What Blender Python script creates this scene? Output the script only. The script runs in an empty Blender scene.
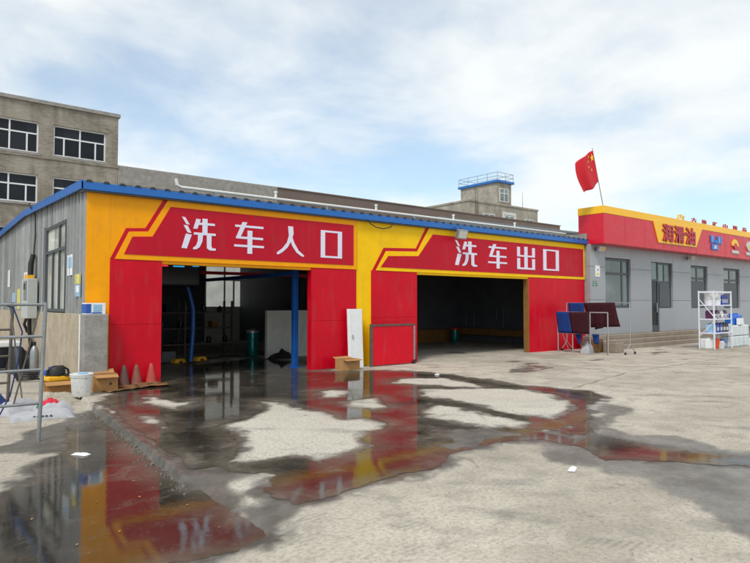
import bpy, bmesh, math, random
import numpy as np
from mathutils import Vector, Matrix
R = math.radians
scene = bpy.context.scene
COL = scene.collection
random.seed(7)

# ------------------------------------------------------------------ camera
cam_d = bpy.data.cameras.new("camera"); cam = bpy.data.objects.new("camera", cam_d); COL.objects.link(cam)
cam.location = (-2.98, -12.90, 1.65)
cam.rotation_euler = (R(90 + 2.126), 0, R(51.45 - 90))
cam_d.sensor_fit = 'HORIZONTAL'; cam_d.sensor_width = 36.0; cam_d.lens = 606.0 / 750 * 36
cam_d.clip_start = 0.05; cam_d.clip_end = 3000
scene.camera = cam

# ------------------------------------------------------------------ sky, sun, exposure
SUN_DIR = Vector((-0.80, -0.50, 0.0)).normalized(); SUN_EL = 50.0
world = bpy.data.worlds.new("World"); scene.world = world; world.use_nodes = True
wn = world.node_tree.nodes; wl = world.node_tree.links; wn.clear()
w_out = wn.new('ShaderNodeOutputWorld'); w_bg = wn.new('ShaderNodeBackground'); w_bg.inputs['Strength'].default_value = 0.15
sky = wn.new('ShaderNodeTexSky'); sky.sky_type = 'NISHITA'; sky.sun_disc = False
sky.sun_elevation = R(SUN_EL); sky.sun_rotation = math.atan2(SUN_DIR.x, SUN_DIR.y)
sky.air_density = 1.0; sky.dust_density = 1.0; sky.ozone_density = 1.0
tc = wn.new('ShaderNodeTexCoord'); sep = wn.new('ShaderNodeSeparateXYZ'); wl.new(tc.outputs['Generated'], sep.inputs[0])
zz = wn.new('ShaderNodeMath'); zz.operation = 'MAXIMUM'; wl.new(sep.outputs['Z'], zz.inputs[0]); zz.inputs[1].default_value = 0.0
za = wn.new('ShaderNodeMath'); za.operation = 'ADD'; wl.new(zz.outputs[0], za.inputs[0]); za.inputs[1].default_value = 0.22
dv = wn.new('ShaderNodeVectorMath'); dv.operation = 'DIVIDE'; wl.new(tc.outputs['Generated'], dv.inputs[0])
cz = wn.new('ShaderNodeCombineXYZ')
for k in range(3): wl.new(za.outputs[0], cz.inputs[k])
wl.new(cz.outputs[0], dv.inputs[1])
flat = wn.new('ShaderNodeVectorMath'); flat.operation = 'MULTIPLY'; wl.new(dv.outputs[0], flat.inputs[0]); flat.inputs[1].default_value = (1.0, 1.0, 0.35); shift = wn.new('ShaderNodeVectorMath'); shift.operation = 'ADD'; wl.new(flat.outputs[0], shift.inputs[0]); shift.inputs[1].default_value = (0.3, 5.1, 2.0); flat = shift
def wnoise(scale, detail, rough, dist):
    n = wn.new('ShaderNodeTexNoise'); n.inputs['Scale'].default_value = scale; n.inputs['Detail'].default_value = detail
    n.inputs['Roughness'].default_value = rough; n.inputs['Distortion'].default_value = dist
    wl.new(flat.outputs[0], n.inputs['Vector']); return n
n1 = wnoise(0.8, 8, 0.52, 0.4); n2 = wnoise(2.3, 9, 0.55, 0.2)
def wmath(op, a, b):
    m = wn.new('ShaderNodeMath'); m.operation = op
    for k, v in enumerate((a, b)):
        if isinstance(v, (int, float)): m.inputs[k].default_value = v
        else: wl.new(v, m.inputs[k])
    return m.outputs[0]
nsum = wmath('ADD', wmath('MULTIPLY', n1.outputs['Fac'], 0.62), wmath('MULTIPLY', n2.outputs['Fac'], 0.38))
cr = wn.new('ShaderNodeMapRange'); cr.interpolation_type = 'SMOOTHSTEP'; wl.new(nsum, cr.inputs['Value'])
cr.inputs['From Min'].default_value = 0.36; cr.inputs['From Max'].default_value = 0.60; cr.inputs['To Min'].default_value = 0.34; cr.inputs['To Max'].default_value = 0.97
cshade = wn.new('ShaderNodeMapRange'); wl.new(n2.outputs['Fac'], cshade.inputs['Value'])
cshade.inputs['From Min'].default_value = 0.3; cshade.inputs['From Max'].default_value = 0.7; cshade.inputs['To Min'].default_value = 5.7; cshade.inputs['To Max'].default_value = 6.2
ccol = wn.new('ShaderNodeVectorMath'); ccol.operation = 'SCALE'; ccol.inputs[0].default_value = (0.965, 0.998, 0.995); wl.new(cshade.outputs[0], ccol.inputs['Scale'])
tint = wn.new('ShaderNodeVectorMath'); tint.operation = 'MULTIPLY'; wl.new(sky.outputs[0], tint.inputs[0]); tint.inputs[1].default_value = (0.84, 1.06, 1.10)
mixc = wn.new('ShaderNodeMix'); mixc.data_type = 'RGBA'
wl.new(cr.outputs[0], mixc.inputs['Factor']); wl.new(tint.outputs[0], mixc.inputs['A']); wl.new(ccol.outputs[0], mixc.inputs['B'])
wl.new(mixc.outputs['Result'], w_bg.inputs['Color']); wl.new(w_bg.outputs[0], w_out.inputs[0])

sun_d = bpy.data.lights.new("sun", 'SUN'); sun = bpy.data.objects.new("sun", sun_d); COL.objects.link(sun)
sun_d.energy = 2.0; sun_d.angle = R(14); sun_d.color = (1.0, 0.95, 0.88)
to_sun = Vector((SUN_DIR.x * math.cos(R(SUN_EL)), SUN_DIR.y * math.cos(R(SUN_EL)), math.sin(R(SUN_EL))))
sun.rotation_euler = to_sun.to_track_quat('Z', 'Y').to_euler(); sun.location = (-10, -10, 25)
scene.view_settings.view_transform = 'Standard'; scene.view_settings.look = 'None'
scene.view_settings.gamma = 1.0; scene.view_settings.exposure = 0.16; scene.view_settings.use_curve_mapping = False
scene.render.engine = 'CYCLES'
scene.cycles.use_denoising = True
scene.cycles.max_bounces = 8; scene.cycles.diffuse_bounces = 4; scene.cycles.glossy_bounces = 4
scene.cycles.transparent_max_bounces = 12; scene.cycles.sample_clamp_indirect = 6.0

# ------------------------------------------------------------------ mesh and tagging helpers
def tag(o, label=None, cat=None, group=None, kind=None):
    if label: o["label"] = label
    if cat: o["category"] = cat
    if group: o["group"] = group
    if kind: o["kind"] = kind
    return o
def thing(name, label, cat, loc=(0, 0, 0), rz=0.0, group=None):
    o = bpy.data.objects.new(name, None); COL.objects.link(o); o.empty_display_size = 0.2
    o.location = loc; o.rotation_euler = (0, 0, rz)
    return tag(o, label, cat, group)
def dup(root, parent=None):
    c = root.copy(); COL.objects.link(c); c.parent = parent
    for ch in list(root.children): dup(ch, c)
    return c
class M:
    """collects shapes; build() links them as one mesh object"""
    def __init__(s, off=(0, 0, 0)): s.v = []; s.f = []; s.off = off
    def add(s, vs, fs):
        n = len(s.v); s.v += [tuple(map(float, p)) for p in vs]; s.f += [tuple(n + i for i in f) for f in fs]; return s
    def box(s, x0, y0, z0, x1, y1, z1):
        x0, x1 = sorted((x0, x1)); y0, y1 = sorted((y0, y1)); z0, z1 = sorted((z0, z1))
        return s.add([(x0,y0,z0),(x1,y0,z0),(x1,y1,z0),(x0,y1,z0),(x0,y0,z1),(x1,y0,z1),(x1,y1,z1),(x0,y1,z1)],
                     [(0,3,2,1),(4,5,6,7),(0,1,5,4),(1,2,6,5),(2,3,7,6),(3,0,4,7)])
    def obox(s, c, ax, ay, az):          # oriented box: centre and three half-axis vectors
        c, ax, ay, az = map(Vector, (c, ax, ay, az)); vs = []
        for k in ((-1,-1,-1),(1,-1,-1),(1,1,-1),(-1,1,-1),(-1,-1,1),(1,-1,1),(1,1,1),(-1,1,1)):
            vs.append(c + ax*k[0] + ay*k[1] + az*k[2])
        return s.add(vs, [(0,3,2,1),(4,5,6,7),(0,1,5,4),(1,2,6,5),(2,3,7,6),(3,0,4,7)])
    def rod(s, p, q, r0, r1=None, n=10):
        p, q = Vector(p), Vector(q); r1 = r0 if r1 is None else r1
        d = (q - p).normalized(); a = d.orthogonal().normalized(); b = d.cross(a); vs = []
        for c, r in ((p, r0), (q, r1)):
            for k in range(n):
                t = 2*math.pi*k/n; vs.append(c + (a*math.cos(t) + b*math.sin(t))*r)
        fs = [(k, (k+1) % n, n+(k+1) % n, n+k) for k in range(n)] + [tuple(range(n))[::-1], tuple(range(n, 2*n))]
        return s.add(vs, fs)
    def tube(s, pts, r, n=8):
        pts = [Vector(p) for p in pts]; vs = []; fs = []; a = None
        for i, p in enumerate(pts):
            d = (pts[min(i+1, len(pts)-1)] - pts[max(i-1, 0)]).normalized()
            a = d.orthogonal().normalized() if a is None else (a - d*a.dot(d)).normalized()
            b = d.cross(a); rr = r[i] if isinstance(r, (list, tuple)) else r
            for k in range(n):
                t = 2*math.pi*k/n; vs.append(p + (a*math.cos(t) + b*math.sin(t))*rr)
        for i in range(len(pts)-1):
            for k in range(n): fs.append((i*n+k, i*n+(k+1) % n, (i+1)*n+(k+1) % n, (i+1)*n+k))
        m = (len(pts)-1)*n
        fs += [tuple(range(n))[::-1], tuple(m+k for k in range(n))]
        return s.add(vs, fs)
    def lathe(s, prof, c=(0, 0, 0), n=20):   # profile of (r, z), closed at both ends
        vs = []; fs = []
        for r, z in prof:
            for k in range(n):
                t = 2*math.pi*k/n; vs.append((c[0]+r*math.cos(t), c[1]+r*math.sin(t), c[2]+z))
        for i in range(len(prof)-1):
            for k in range(n): fs.append((i*n+k, i*n+(k+1) % n, (i+1)*n+(k+1) % n, (i+1)*n+k))
        m = (len(prof)-1)*n
        fs += [tuple(range(n))[::-1], tuple(m+k for k in range(n))]
        return s.add(vs, fs)
    def prism(s, poly, d0, d1, plane='xz'):  # polygon extruded between two depths
        a = sum(poly[i][0]*poly[(i+1) % len(poly)][1] - poly[(i+1) % len(poly)][0]*poly[i][1] for i in range(len(poly)))
        if a < 0: poly = poly[::-1]
        n = len(poly)
        P = {'xz': lambda p, d: (p[0], d, p[1]), 'xy': lambda p, d: (p[0], p[1], d), 'yz': lambda p, d: (d, p[0], p[1])}[plane]
        vs = [P(p, d0) for p in poly] + [P(p, d1) for p in poly]
        fs = [(k, (k+1) % n, n+(k+1) % n, n+k) for k in range(n)] + [tuple(range(n))[::-1], tuple(range(n, 2*n))]
        return s.add(vs, fs)
    def build(s, name, mat, parent=None, loc=None, smooth=False, bevel=0.0, seg=2, fix=True):
        me = bpy.data.meshes.new(name)
        ox, oy, oz = s.off
        me.from_pydata([(x-ox, y-oy, z-oz) for x, y, z in s.v], [], s.f)
        if fix:
            bm = bmesh.new(); bm.from_mesh(me); bmesh.ops.recalc_face_normals(bm, faces=bm.faces); bm.to_mesh(me); bm.free()
        me.materials.append(mat); me.update()
        o = bpy.data.objects.new(name, me); COL.objects.link(o); o.parent = parent
        if loc: o.location = loc
        if smooth:
            me.shade_smooth()
            try: me.set_sharp_from_angle(angle=R(40))
            except Exception: pass
        if bevel:
            b = o.modifiers.new("bevel", 'BEVEL'); b.width = bevel; b.segments = seg; b.limit_method = 'ANGLE'; b.angle_limit = R(50)
        return o
def part_box(name, mat, parent, dims, off=(0, 0, 0), bevel=0.0):
    return M(off).box(*dims).build(name, mat, parent, bevel=bevel)

# ------------------------------------------------------------------ materials
def srgb(r, g, b):
    return tuple(((c/255)/12.92 if c/255 <= 0.04045 else ((c/255+0.055)/1.055)**2.4) for c in (r, g, b)) + (1.0,)
class NT:
    def __init__(s, name):
        s.m = bpy.data.materials.new(name); s.m.use_nodes = True; s.n = s.m.node_tree.nodes; s.l = s.m.node_tree.links; s.n.clear()
        s.out = s.n.new('ShaderNodeOutputMaterial')
    def node(s, t, **kw):
        nd = s.n.new(t)
        for k, v in kw.items(): setattr(nd, k, v)
        return nd
    def set(s, sock, v):
        if hasattr(v, 'is_linked') or isinstance(v, bpy.types.NodeSocket): s.l.new(v, sock)
        else: sock.default_value = v
    def pos(s):
        return s.node('ShaderNodeNewGeometry').outputs['Position']
    def scale(s, vec, k):
        nd = s.node('ShaderNodeVectorMath', operation='MULTIPLY'); s.l.new(vec, nd.inputs[0]); nd.inputs[1].default_value = k; return nd.outputs[0]
    def noise(s, vec, sc, det=4, rough=0.55, dist=0.0):
        nd = s.node('ShaderNodeTexNoise'); s.l.new(vec, nd.inputs['Vector']); nd.inputs['Scale'].default_value = sc
        nd.inputs['Detail'].default_value = det; nd.inputs['Roughness'].default_value = rough; nd.inputs['Distortion'].default_value = dist
        return nd.outputs['Fac']
    def math(s, op, a, b=0.0, clamp=False):
        nd = s.node('ShaderNodeMath', operation=op, use_clamp=clamp); s.set(nd.inputs[0], a); s.set(nd.inputs[1], b); return nd.outputs[0]
    def ramp(s, v, a, b, lo=0.0, hi=1.0, smooth=True):
        nd = s.node('ShaderNodeMapRange', interpolation_type='SMOOTHSTEP' if smooth else 'LINEAR'); s.set(nd.inputs['Value'], v)
        nd.inputs['From Min'].default_value = a; nd.inputs['From Max'].default_value = b; nd.inputs['To Min'].default_value = lo; nd.inputs['To Max'].default_value = hi
        return nd.outputs[0]
    def mix(s, f, a, b, blend='MIX'):
        nd = s.node('ShaderNodeMix', data_type='RGBA', blend_type=blend)
        s.set(nd.inputs['Factor'], f); s.set(nd.inputs['A'], a); s.set(nd.inputs['B'], b); return nd.outputs['Result']
    def bump(s, h, strength=0.3, dist=0.01):
        nd = s.node('ShaderNodeBump'); s.l.new(h, nd.inputs['Height']); nd.inputs['Strength'].default_value = strength; nd.inputs['Distance'].default_value = dist
        return nd.outputs['Normal']
    def bsdf(s, color, rough=0.6, metal=0.0, normal=None, spec=0.5, **kw):
        p = s.node('ShaderNodeBsdfPrincipled'); s.set(p.inputs['Base Color'], color); s.set(p.inputs['Roughness'], rough); s.set(p.inputs['Metallic'], metal)
        s.set(p.inputs['Specular IOR Level'], spec)
        for k, v in kw.items(): s.set(p.inputs[k], v)
        if normal is not None: s.l.new(normal, p.inputs['Normal'])
        s.l.new(p.outputs[0], s.out.inputs['Surface']); return p
def c4(c, k): return tuple(min(1.0, x*k) for x in c[:3]) + (1.0,)
def surf(name, col, rough=0.6, rnd=0.0, metal=0.0, var=0.18, scale=3.0, dirt=0.0, dirt_col=(0.16, 0.13, 0.10, 1), bump=0.15, bscale=60.0, spec=0.5, streak=False, bdist=0.004):
    """painted, plastic, metal or plaster surface with blotches, grime and fine relief"""
    t = NT(name); p = t.pos()
    a = t.noise(p, scale, 5, 0.6); b = t.noise(p, scale*7.3, 4, 0.6)
    f = t.math('ADD', t.math('MULTIPLY', a, 0.6), t.math('MULTIPLY', b, 0.4))
    col_v = t.mix(t.ramp(f, 0.3, 0.7), c4(col, 1-var), c4(col, 1+var*0.6))
    if dirt > 0:
        pv = t.scale(p, (1.0, 1.0, 0.16)) if streak else p
        d = t.ramp(t.noise(pv, scale*2.2 if not streak else 5.0, 8, 0.65), 0.50, 0.78, 0.0, dirt)
        col_v = t.mix(d, col_v, dirt_col)
    if rnd > 0:
        oi = t.node('ShaderNodeObjectInfo'); k = t.ramp(oi.outputs['Random'], 0, 1, 1-rnd, 1+rnd*0.5, False); sc_ = t.node('ShaderNodeVectorMath', operation='SCALE'); t.l.new(col_v, sc_.inputs[0]); t.l.new(k, sc_.inputs['Scale']); col_v = sc_.outputs[0]
    r_v = t.ramp(b, 0.3, 0.7, max(0.02, rough-0.08), min(1.0, rough+0.10))
    t.bsdf(col_v, r_v, metal, t.bump(t.noise(p, bscale, 3, 0.6), bump, bdist), spec)
    return t.m
def emit(name, col, strength):
    t = NT(name); t.bsdf((0.02, 0.02, 0.02, 1), 0.4, **{'Emission Color': col, 'Emission Strength': strength}); return t.m

MAT = {}
def mk(name, *a, **k): MAT[name] = surf(name, *a, **k)
mk('red_sheet', srgb(204, 4, 34), 0.40, var=0.12, scale=0.8, dirt=0.26, bump=0.20, bscale=1.6, spec=0.22, streak=True, bdist=0.02)
mk('red_gate', srgb(210, 8, 36), 0.42, var=0.12, scale=1.2, dirt=0.28, bump=0.2, bscale=2.5, spec=0.22, streak=True)
mk('sign_red', srgb(188, 6, 38), 0.44, var=0.10, scale=0.7, dirt=0.14, bump=0.15, bscale=1.4, spec=0.25, streak=True, bdist=0.02)
mk('orange_yellow', srgb(248, 164, 0), 0.44, var=0.09, scale=0.9, dirt=0.20, bump=0.15, bscale=1.6, spec=0.22, streak=True)
mk('bright_yellow', srgb(250, 198, 0), 0.44, var=0.09, scale=0.9, dirt=0.20, bump=0.15, bscale=1.6, spec=0.22, streak=True)
mk('letter_white', srgb(224, 222, 240), 0.5, var=0.05, scale=2, bump=0.02)
mk('blue_trim', srgb(26, 102, 182), 0.3, var=0.10, scale=0.8, dirt=0.06, bump=0.05, streak=False)
mk('roof_sheet', srgb(40, 50, 66), 0.5, var=0.25, scale=2, dirt=0.3, bump=0.05)
mk('grey_sheet', srgb(158, 160, 160), 0.45, rnd=0.34, metal=0.1, var=0.16, scale=1.6, dirt=0.32, bump=0.06, bscale=14, streak=True)
mk('dark_lining', srgb(86, 90, 98), 0.6, var=0.25, scale=1.2, dirt=0.3, bump=0.08)
mk('beige_plaster', srgb(176, 162, 142), 0.85, var=0.24, scale=2.2, dirt=0.55, dirt_col=(0.24, 0.20, 0.16, 1), bump=0.5, bscale=35, spec=0.2)
mk('grey_cement', srgb(152, 148, 143), 0.88, var=0.30, scale=3.0, dirt=0.35, dirt_col=(0.13, 0.125, 0.12, 1), bump=0.6, bscale=30, spec=0.2)
mk('white_plaster', srgb(228, 228, 222), 0.8, var=0.10, scale=2.0, dirt=0.2, bump=0.3, spec=0.2, streak=True)
mk('dark_frame', srgb(72, 78, 84), 0.45, var=0.15, scale=5, dirt=0.1)
mk('white_frame', srgb(222, 224, 226), 0.45, var=0.06, scale=4, dirt=0.08)
mk('blue_paint', srgb(24, 88, 168), 0.35, var=0.15, scale=4, dirt=0.12)
mk('galvanised', srgb(150, 154, 156), 0.42, metal=0.55, var=0.2, scale=9, dirt=0.35, dirt_col=(0.20, 0.16, 0.13, 1), bump=0.12, bscale=90)
mk('rusty_steel', srgb(96, 88, 82), 0.6, metal=0.3, var=0.3, scale=8, dirt=0.5, dirt_col=(0.16, 0.08, 0.05, 1), bump=0.2)
mk('black_rubber', srgb(30, 30, 32), 0.55, var=0.2, scale=10, dirt=0.2)
mk('white_pvc', srgb(226, 226, 222), 0.4, var=0.08, scale=3, dirt=0.15)
mk('cardboard', srgb(178, 134, 88), 0.85, var=0.14, scale=4, dirt=0.25, dirt_col=(0.20, 0.13, 0.08, 1), bump=0.15, bscale=50, spec=0.15)
mk('wet_cardboard', srgb(132, 98, 66), 0.7, var=0.25, scale=5, dirt=0.4, bump=0.3, bscale=30, spec=0.2)
mk('plastic_white', srgb(226, 228, 228), 0.38, var=0.05, scale=6, dirt=0.15, bump=0.03)
mk('dirty_white', srgb(216, 216, 212), 0.5, var=0.10, scale=9, dirt=0.75, dirt_col=(0.22, 0.21, 0.20, 1), bump=0.1)
mk('cone_dirty', srgb(132, 76, 62), 0.65, var=0.25, scale=7, dirt=0.75, dirt_col=(0.13, 0.09, 0.08, 1))
mk('cone_brown', srgb(96, 66, 60), 0.7, var=0.25, scale=9, dirt=0.9, dirt_col=(0.10, 0.08, 0.07, 1))
mk('cone_orange', srgb(180, 68, 54), 0.6, var=0.2, scale=9, dirt=0.6)
mk('tool_yellow', srgb(236, 176, 22), 0.45, var=0.1, scale=9, dirt=0.3)
mk('sack', srgb(172, 172, 176), 0.7, var=0.12, scale=8, dirt=0.35, dirt_col=(0.36, 0.33, 0.29, 1), bump=0.5, bscale=160, spec=0.2)
mk('sack_red', srgb(206, 52, 72), 0.65, var=0.12, scale=8, bump=0.4, bscale=160, spec=0.2)
mk('sack_grey', srgb(176, 168, 152), 0.85, var=0.15, scale=7, dirt=0.4, dirt_col=(0.3, 0.27, 0.23, 1), bump=0.5, bscale=120, spec=0.15)
mk('navy_cloth', srgb(34, 56, 108), 0.8, var=0.2, scale=9, bump=0.4, bscale=120)
mk('mat_blue', srgb(24, 58, 122), 0.8, var=0.18, scale=8, dirt=0.1, bump=0.5, bscale=140, spec=0.2)
mk('mat_maroon', srgb(58, 22, 30), 0.85, var=0.25, scale=7, dirt=0.15, bump=0.5, bscale=140, spec=0.2)
mk('stand_steel', srgb(176, 178, 180), 0.35, metal=0.6, var=0.1, scale=9, dirt=0.15)
mk('shop_cladding', srgb(160, 163, 169), 0.40, rnd=0.05, metal=0.15, var=0.05, scale=0.8, dirt=0.08, bump=0.03, bscale=10, streak=True)
mk('shop_reveal', srgb(150, 153, 158), 0.5, var=0.08, scale=2)
mk('fascia_red', srgb(206, 16, 44), 0.30, var=0.06, scale=0.8, dirt=0.05, bump=0.02, bscale=8)
mk('fascia_yellow', srgb(248, 190, 14), 0.32, var=0.06, scale=0.9, dirt=0.05, bump=0.02, bscale=8)
mk('letter_red', srgb(176, 22, 52), 0.35, var=0.06, scale=3)
mk('letter_edge', srgb(112, 84, 60), 0.4, metal=0.5, var=0.1)
mk('logo_blue', srgb(38, 118, 202), 0.4, var=0.08)
mk('logo_silver', srgb(196, 200, 204), 0.35, metal=0.3, var=0.06)
mk('logo_gold', srgb(240, 196, 60), 0.4, var=0.08)
mk('logo_red', srgb(200, 40, 48), 0.4, var=0.08)
mk('step_concrete', srgb(150, 138, 124), 0.85, var=0.2, scale=2.6, dirt=0.45, dirt_col=(0.16, 0.13, 0.11, 1), bump=0.5, bscale=30, spec=0.2)
mk('grey_roofing', srgb(132, 136, 140), 0.55, metal=0.3, var=0.15, scale=1.5, dirt=0.2)
mk('flag_red', srgb(204, 16, 36), 0.6, var=0.06, scale=6, bump=0.1)
mk('flag_yellow', srgb(246, 208, 40), 0.6, var=0.04)
mk('steel_blue_shelf', srgb(222, 224, 236), 0.35, var=0.06, scale=5, dirt=0.1)
mk('bottle_blue', srgb(24, 56, 150), 0.3, var=0.1, scale=9)
mk('bottle_black', srgb(28, 30, 38), 0.3, var=0.1, scale=9)
mk('bottle_purple', srgb(86, 48, 84), 0.4, var=0.15, scale=9)
mk('tub_orange', srgb(226, 82, 38), 0.4, var=0.08, scale=6, dirt=0.1)
mk('cap_yellow', srgb(236, 190, 40), 0.4, var=0.06)
mk('cap_red', srgb(206, 44, 44), 0.4, var=0.06)
mk('jerry_white', srgb(206, 214, 216), 0.35, var=0.08, scale=5, dirt=0.12)
mk('jerry_blue', srgb(22, 102, 204), 0.35, var=0.08, scale=5, dirt=0.08)
mk('paper_white', srgb(232, 234, 236), 0.6, var=0.04, scale=12, bump=0.05)
mk('paper_blue', srgb(150, 190, 220), 0.6, var=0.15, scale=20)
mk('paper_yellow', srgb(226, 214, 96), 0.6, var=0.15, scale=20)
mk('paper_pink', srgb(226, 130, 122), 0.6, var=0.2, scale=24)
mk('carton_blue', srgb(40, 86, 170), 0.5, var=0.1, scale=9)
mk('box_grey', srgb(182, 186, 182), 0.42, var=0.07, scale=5, dirt=0.15)
mk('screen_black', srgb(16, 18, 22), 0.2, var=0.1)
mk('lime', srgb(176, 220, 40), 0.45, var=0.08)
mk('teal_metal', srgb(22, 120, 120), 0.25, metal=0.4, var=0.12, scale=6)
mk('parapet_brown', srgb(112, 98, 90), 0.7, var=0.14, scale=0.5, dirt=0.25, bump=0.1, streak=True)
mk('far_white', srgb(206, 208, 206), 0.6, var=0.08)
mk('green_paint', srgb(46, 128, 84), 0.5, var=0.1)
mk('lamp_glass', srgb(214, 216, 206), 0.15, var=0.05)
mk('guard_ochre', srgb(140, 98, 44), 0.7, var=0.25, scale=3, dirt=0.4)
mk('brush_dark', srgb(34, 40, 58), 0.8, var=0.3, scale=12, bump=0.9, bscale=60)
MAT['led_cyan'] = emit('led_cyan', (0.05, 0.45, 0.9, 1), 0.7)
MAT['led_red'] = emit('led_red', (1.0, 0.04, 0.05, 1), 0.8)
def glass(name, tint, rough=0.04, spec=0.6):
    t = NT(name); p = t.pos()
    oi = t.node('ShaderNodeObjectInfo'); tn = t.mix(t.ramp(oi.outputs['Random'], 0.55, 1.0), tint, c4(tint, 2.2))
    t.bsdf(t.mix(t.ramp(t.noise(p, 0.8, 3), 0.35, 0.65, 0.0, 0.6), tn, c4(tint, 2.0)), rough, 0.0, t.bump(t.noise(p, 0.9, 2), 0.02, 0.05), spec); return t.m
MAT['dark_glass'] = glass('dark_glass', (0.009, 0.011, 0.015, 1), 0.04, 0.22)
MAT['sky_tint_glass'] = glass('sky_tint_glass', (0.36, 0.37, 0.33, 1), 0.08)  # pale base colour stands in for sky reflected in the side window
MAT['shop_glass'] = glass('shop_glass', (0.10, 0.13, 0.13, 1), 0.03)  # grey-green reflection of yard and sky is put into the base colour
def clear_glass():
    t = NT('clear_glass'); tr = t.node('ShaderNodeBsdfTransparent'); tr.inputs[0].default_value = (0.80, 0.84, 0.84, 1)
    gl = t.node('ShaderNodeBsdfGlossy'); gl.inputs['Roughness'].default_value = 0.03
    fr = t.node('ShaderNodeFresnel'); fr.inputs['IOR'].default_value = 1.5
    mx = t.node('ShaderNodeMixShader'); t.l.new(fr.outputs[0], mx.inputs[0]); t.l.new(tr.outputs[0], mx.inputs[1]); t.l.new(gl.outputs[0], mx.inputs[2])
    t.l.new(mx.outputs[0], t.out.inputs['Surface']); return t.m
MAT['clear_glass'] = clear_glass()
def frosted_glass():
    t = NT('frosted_glass'); tl = t.node('ShaderNodeBsdfTranslucent'); tl.inputs[0].default_value = (0.95, 0.97, 0.96, 1)
    p = t.node('ShaderNodeBsdfPrincipled'); p.inputs['Base Color'].default_value = (0.6, 0.62, 0.6, 1); p.inputs['Roughness'].default_value = 0.25
    mx = t.node('ShaderNodeMixShader'); t.l.new(t.ramp(t.noise(t.pos(), 2.0, 5), 0.3, 0.7, 0.03, 0.15), mx.inputs[0]); t.l.new(tl.outputs[0], mx.inputs[1]); t.l.new(p.outputs[0], mx.inputs[2])
    t.l.new(mx.outputs[0], t.out.inputs['Surface']); return t.m
MAT['frosted_glass'] = frosted_glass()
def grey_brick(name, c1, c2, mortar):
    t = NT(name); p = t.pos()
    sx = t.node('ShaderNodeSeparateXYZ'); t.l.new(p, sx.inputs[0]); cb = t.node('ShaderNodeCombineXYZ')
    t.l.new(t.math('ADD', sx.outputs['X'], sx.outputs['Y']), cb.inputs[0]); t.l.new(sx.outputs['Z'], cb.inputs[1])
    b = t.node('ShaderNodeTexBrick'); t.l.new(cb.outputs[0], b.inputs['Vector']); b.inputs['Scale'].default_value = 1.0
    b.inputs['Color1'].default_value = c1; b.inputs['Color2'].default_value = c2; b.inputs['Mortar'].default_value = mortar
    b.inputs['Mortar Size'].default_value = 0.010; b.inputs['Brick Width'].default_value = 0.26; b.inputs['Row Height'].default_value = 0.085
    blot = t.noise(t.scale(p, (1, 1, 1.7)), 0.55, 8, 0.65); stain = t.ramp(t.noise(t.scale(p, (1, 1, 0.25)), 1.3, 6, 0.6), 0.42, 0.68, 0.0, 0.65)
    col = t.mix(t.ramp(blot, 0.36, 0.66, 0.05, 0.75), b.outputs['Color'], c4(mortar, 1.15))
    col = t.mix(stain, col, c4(c1, 0.55))
    t.bsdf(col, 0.9, 0.0, t.bump(b.outputs['Fac'], 0.5, 0.01), 0.15); return t.m
MAT['grey_brick'] = grey_brick('grey_brick', srgb(148, 139, 126), srgb(110, 102, 91), srgb(158, 151, 140))
MAT['tower_brick'] = grey_brick('tower_brick', srgb(164, 157, 145), srgb(130, 123, 111), srgb(172, 165, 154))

PUDDLE_APRON = [(-0.27,-2.31),(0.53,-0.38),(1.51,-0.1),(3.16,2.93),(5.62,4.03),(6.14,1.98),(5.13,-0.18),(5.69,-0.63),(6.45,-0.94),(7.09,-1.94),(7.3,-2.91),(7.07,-4.42),(7.04,-5.2),(7.24,-5.9),(7.43,-6.4),(7.1,-6.79),(6.52,-7.2),(6.01,-7.31),(4.1,-8.46),(3.27,-8.78),(3.22,-8.62),(3.21,-8.34),(2.7,-8.14),(1.84,-8.19),(1.29,-8.51),(0.87,-8.49),(0.16,-8.59),(-0.39,-8.58),(-0.7,-8.63),(-0.74,-8.33),(-0.78,-7.95),(-0.71,-7.35),(-0.67,-6.96)]
PUDDLE_YARD = [(3.29,-8.68),(4.1,-8.46),(4.04,-8.79),(4.0,-9.58),(4.32,-10.17),(4.35,-10.61),(3.84,-10.77),(3.81,-10.43),(3.58,-10.17),(3.25,-9.63),(2.9,-9.36),(3.06,-9.04)]
PUDDLE_LOW = [(-0.35,-2.36),(-0.46,-2.39),(-0.84,-3.14),(-1.19,-4.16),(-1.35,-4.81),(-1.84,-5.8),(-2.16,-6.31),(-2.65,-6.92),(-2.87,-8.7),(-2.27,-9.42),(-1.87,-9.05),(-1.48,-8.88),(-0.96,-8.93),(-0.74,-8.86),(-0.66,-8.56),(-0.67,-8.35),(-0.69,-8.12),(-0.68,-7.72),(-0.65,-7.28),(-0.66,-7.02)]
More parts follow.
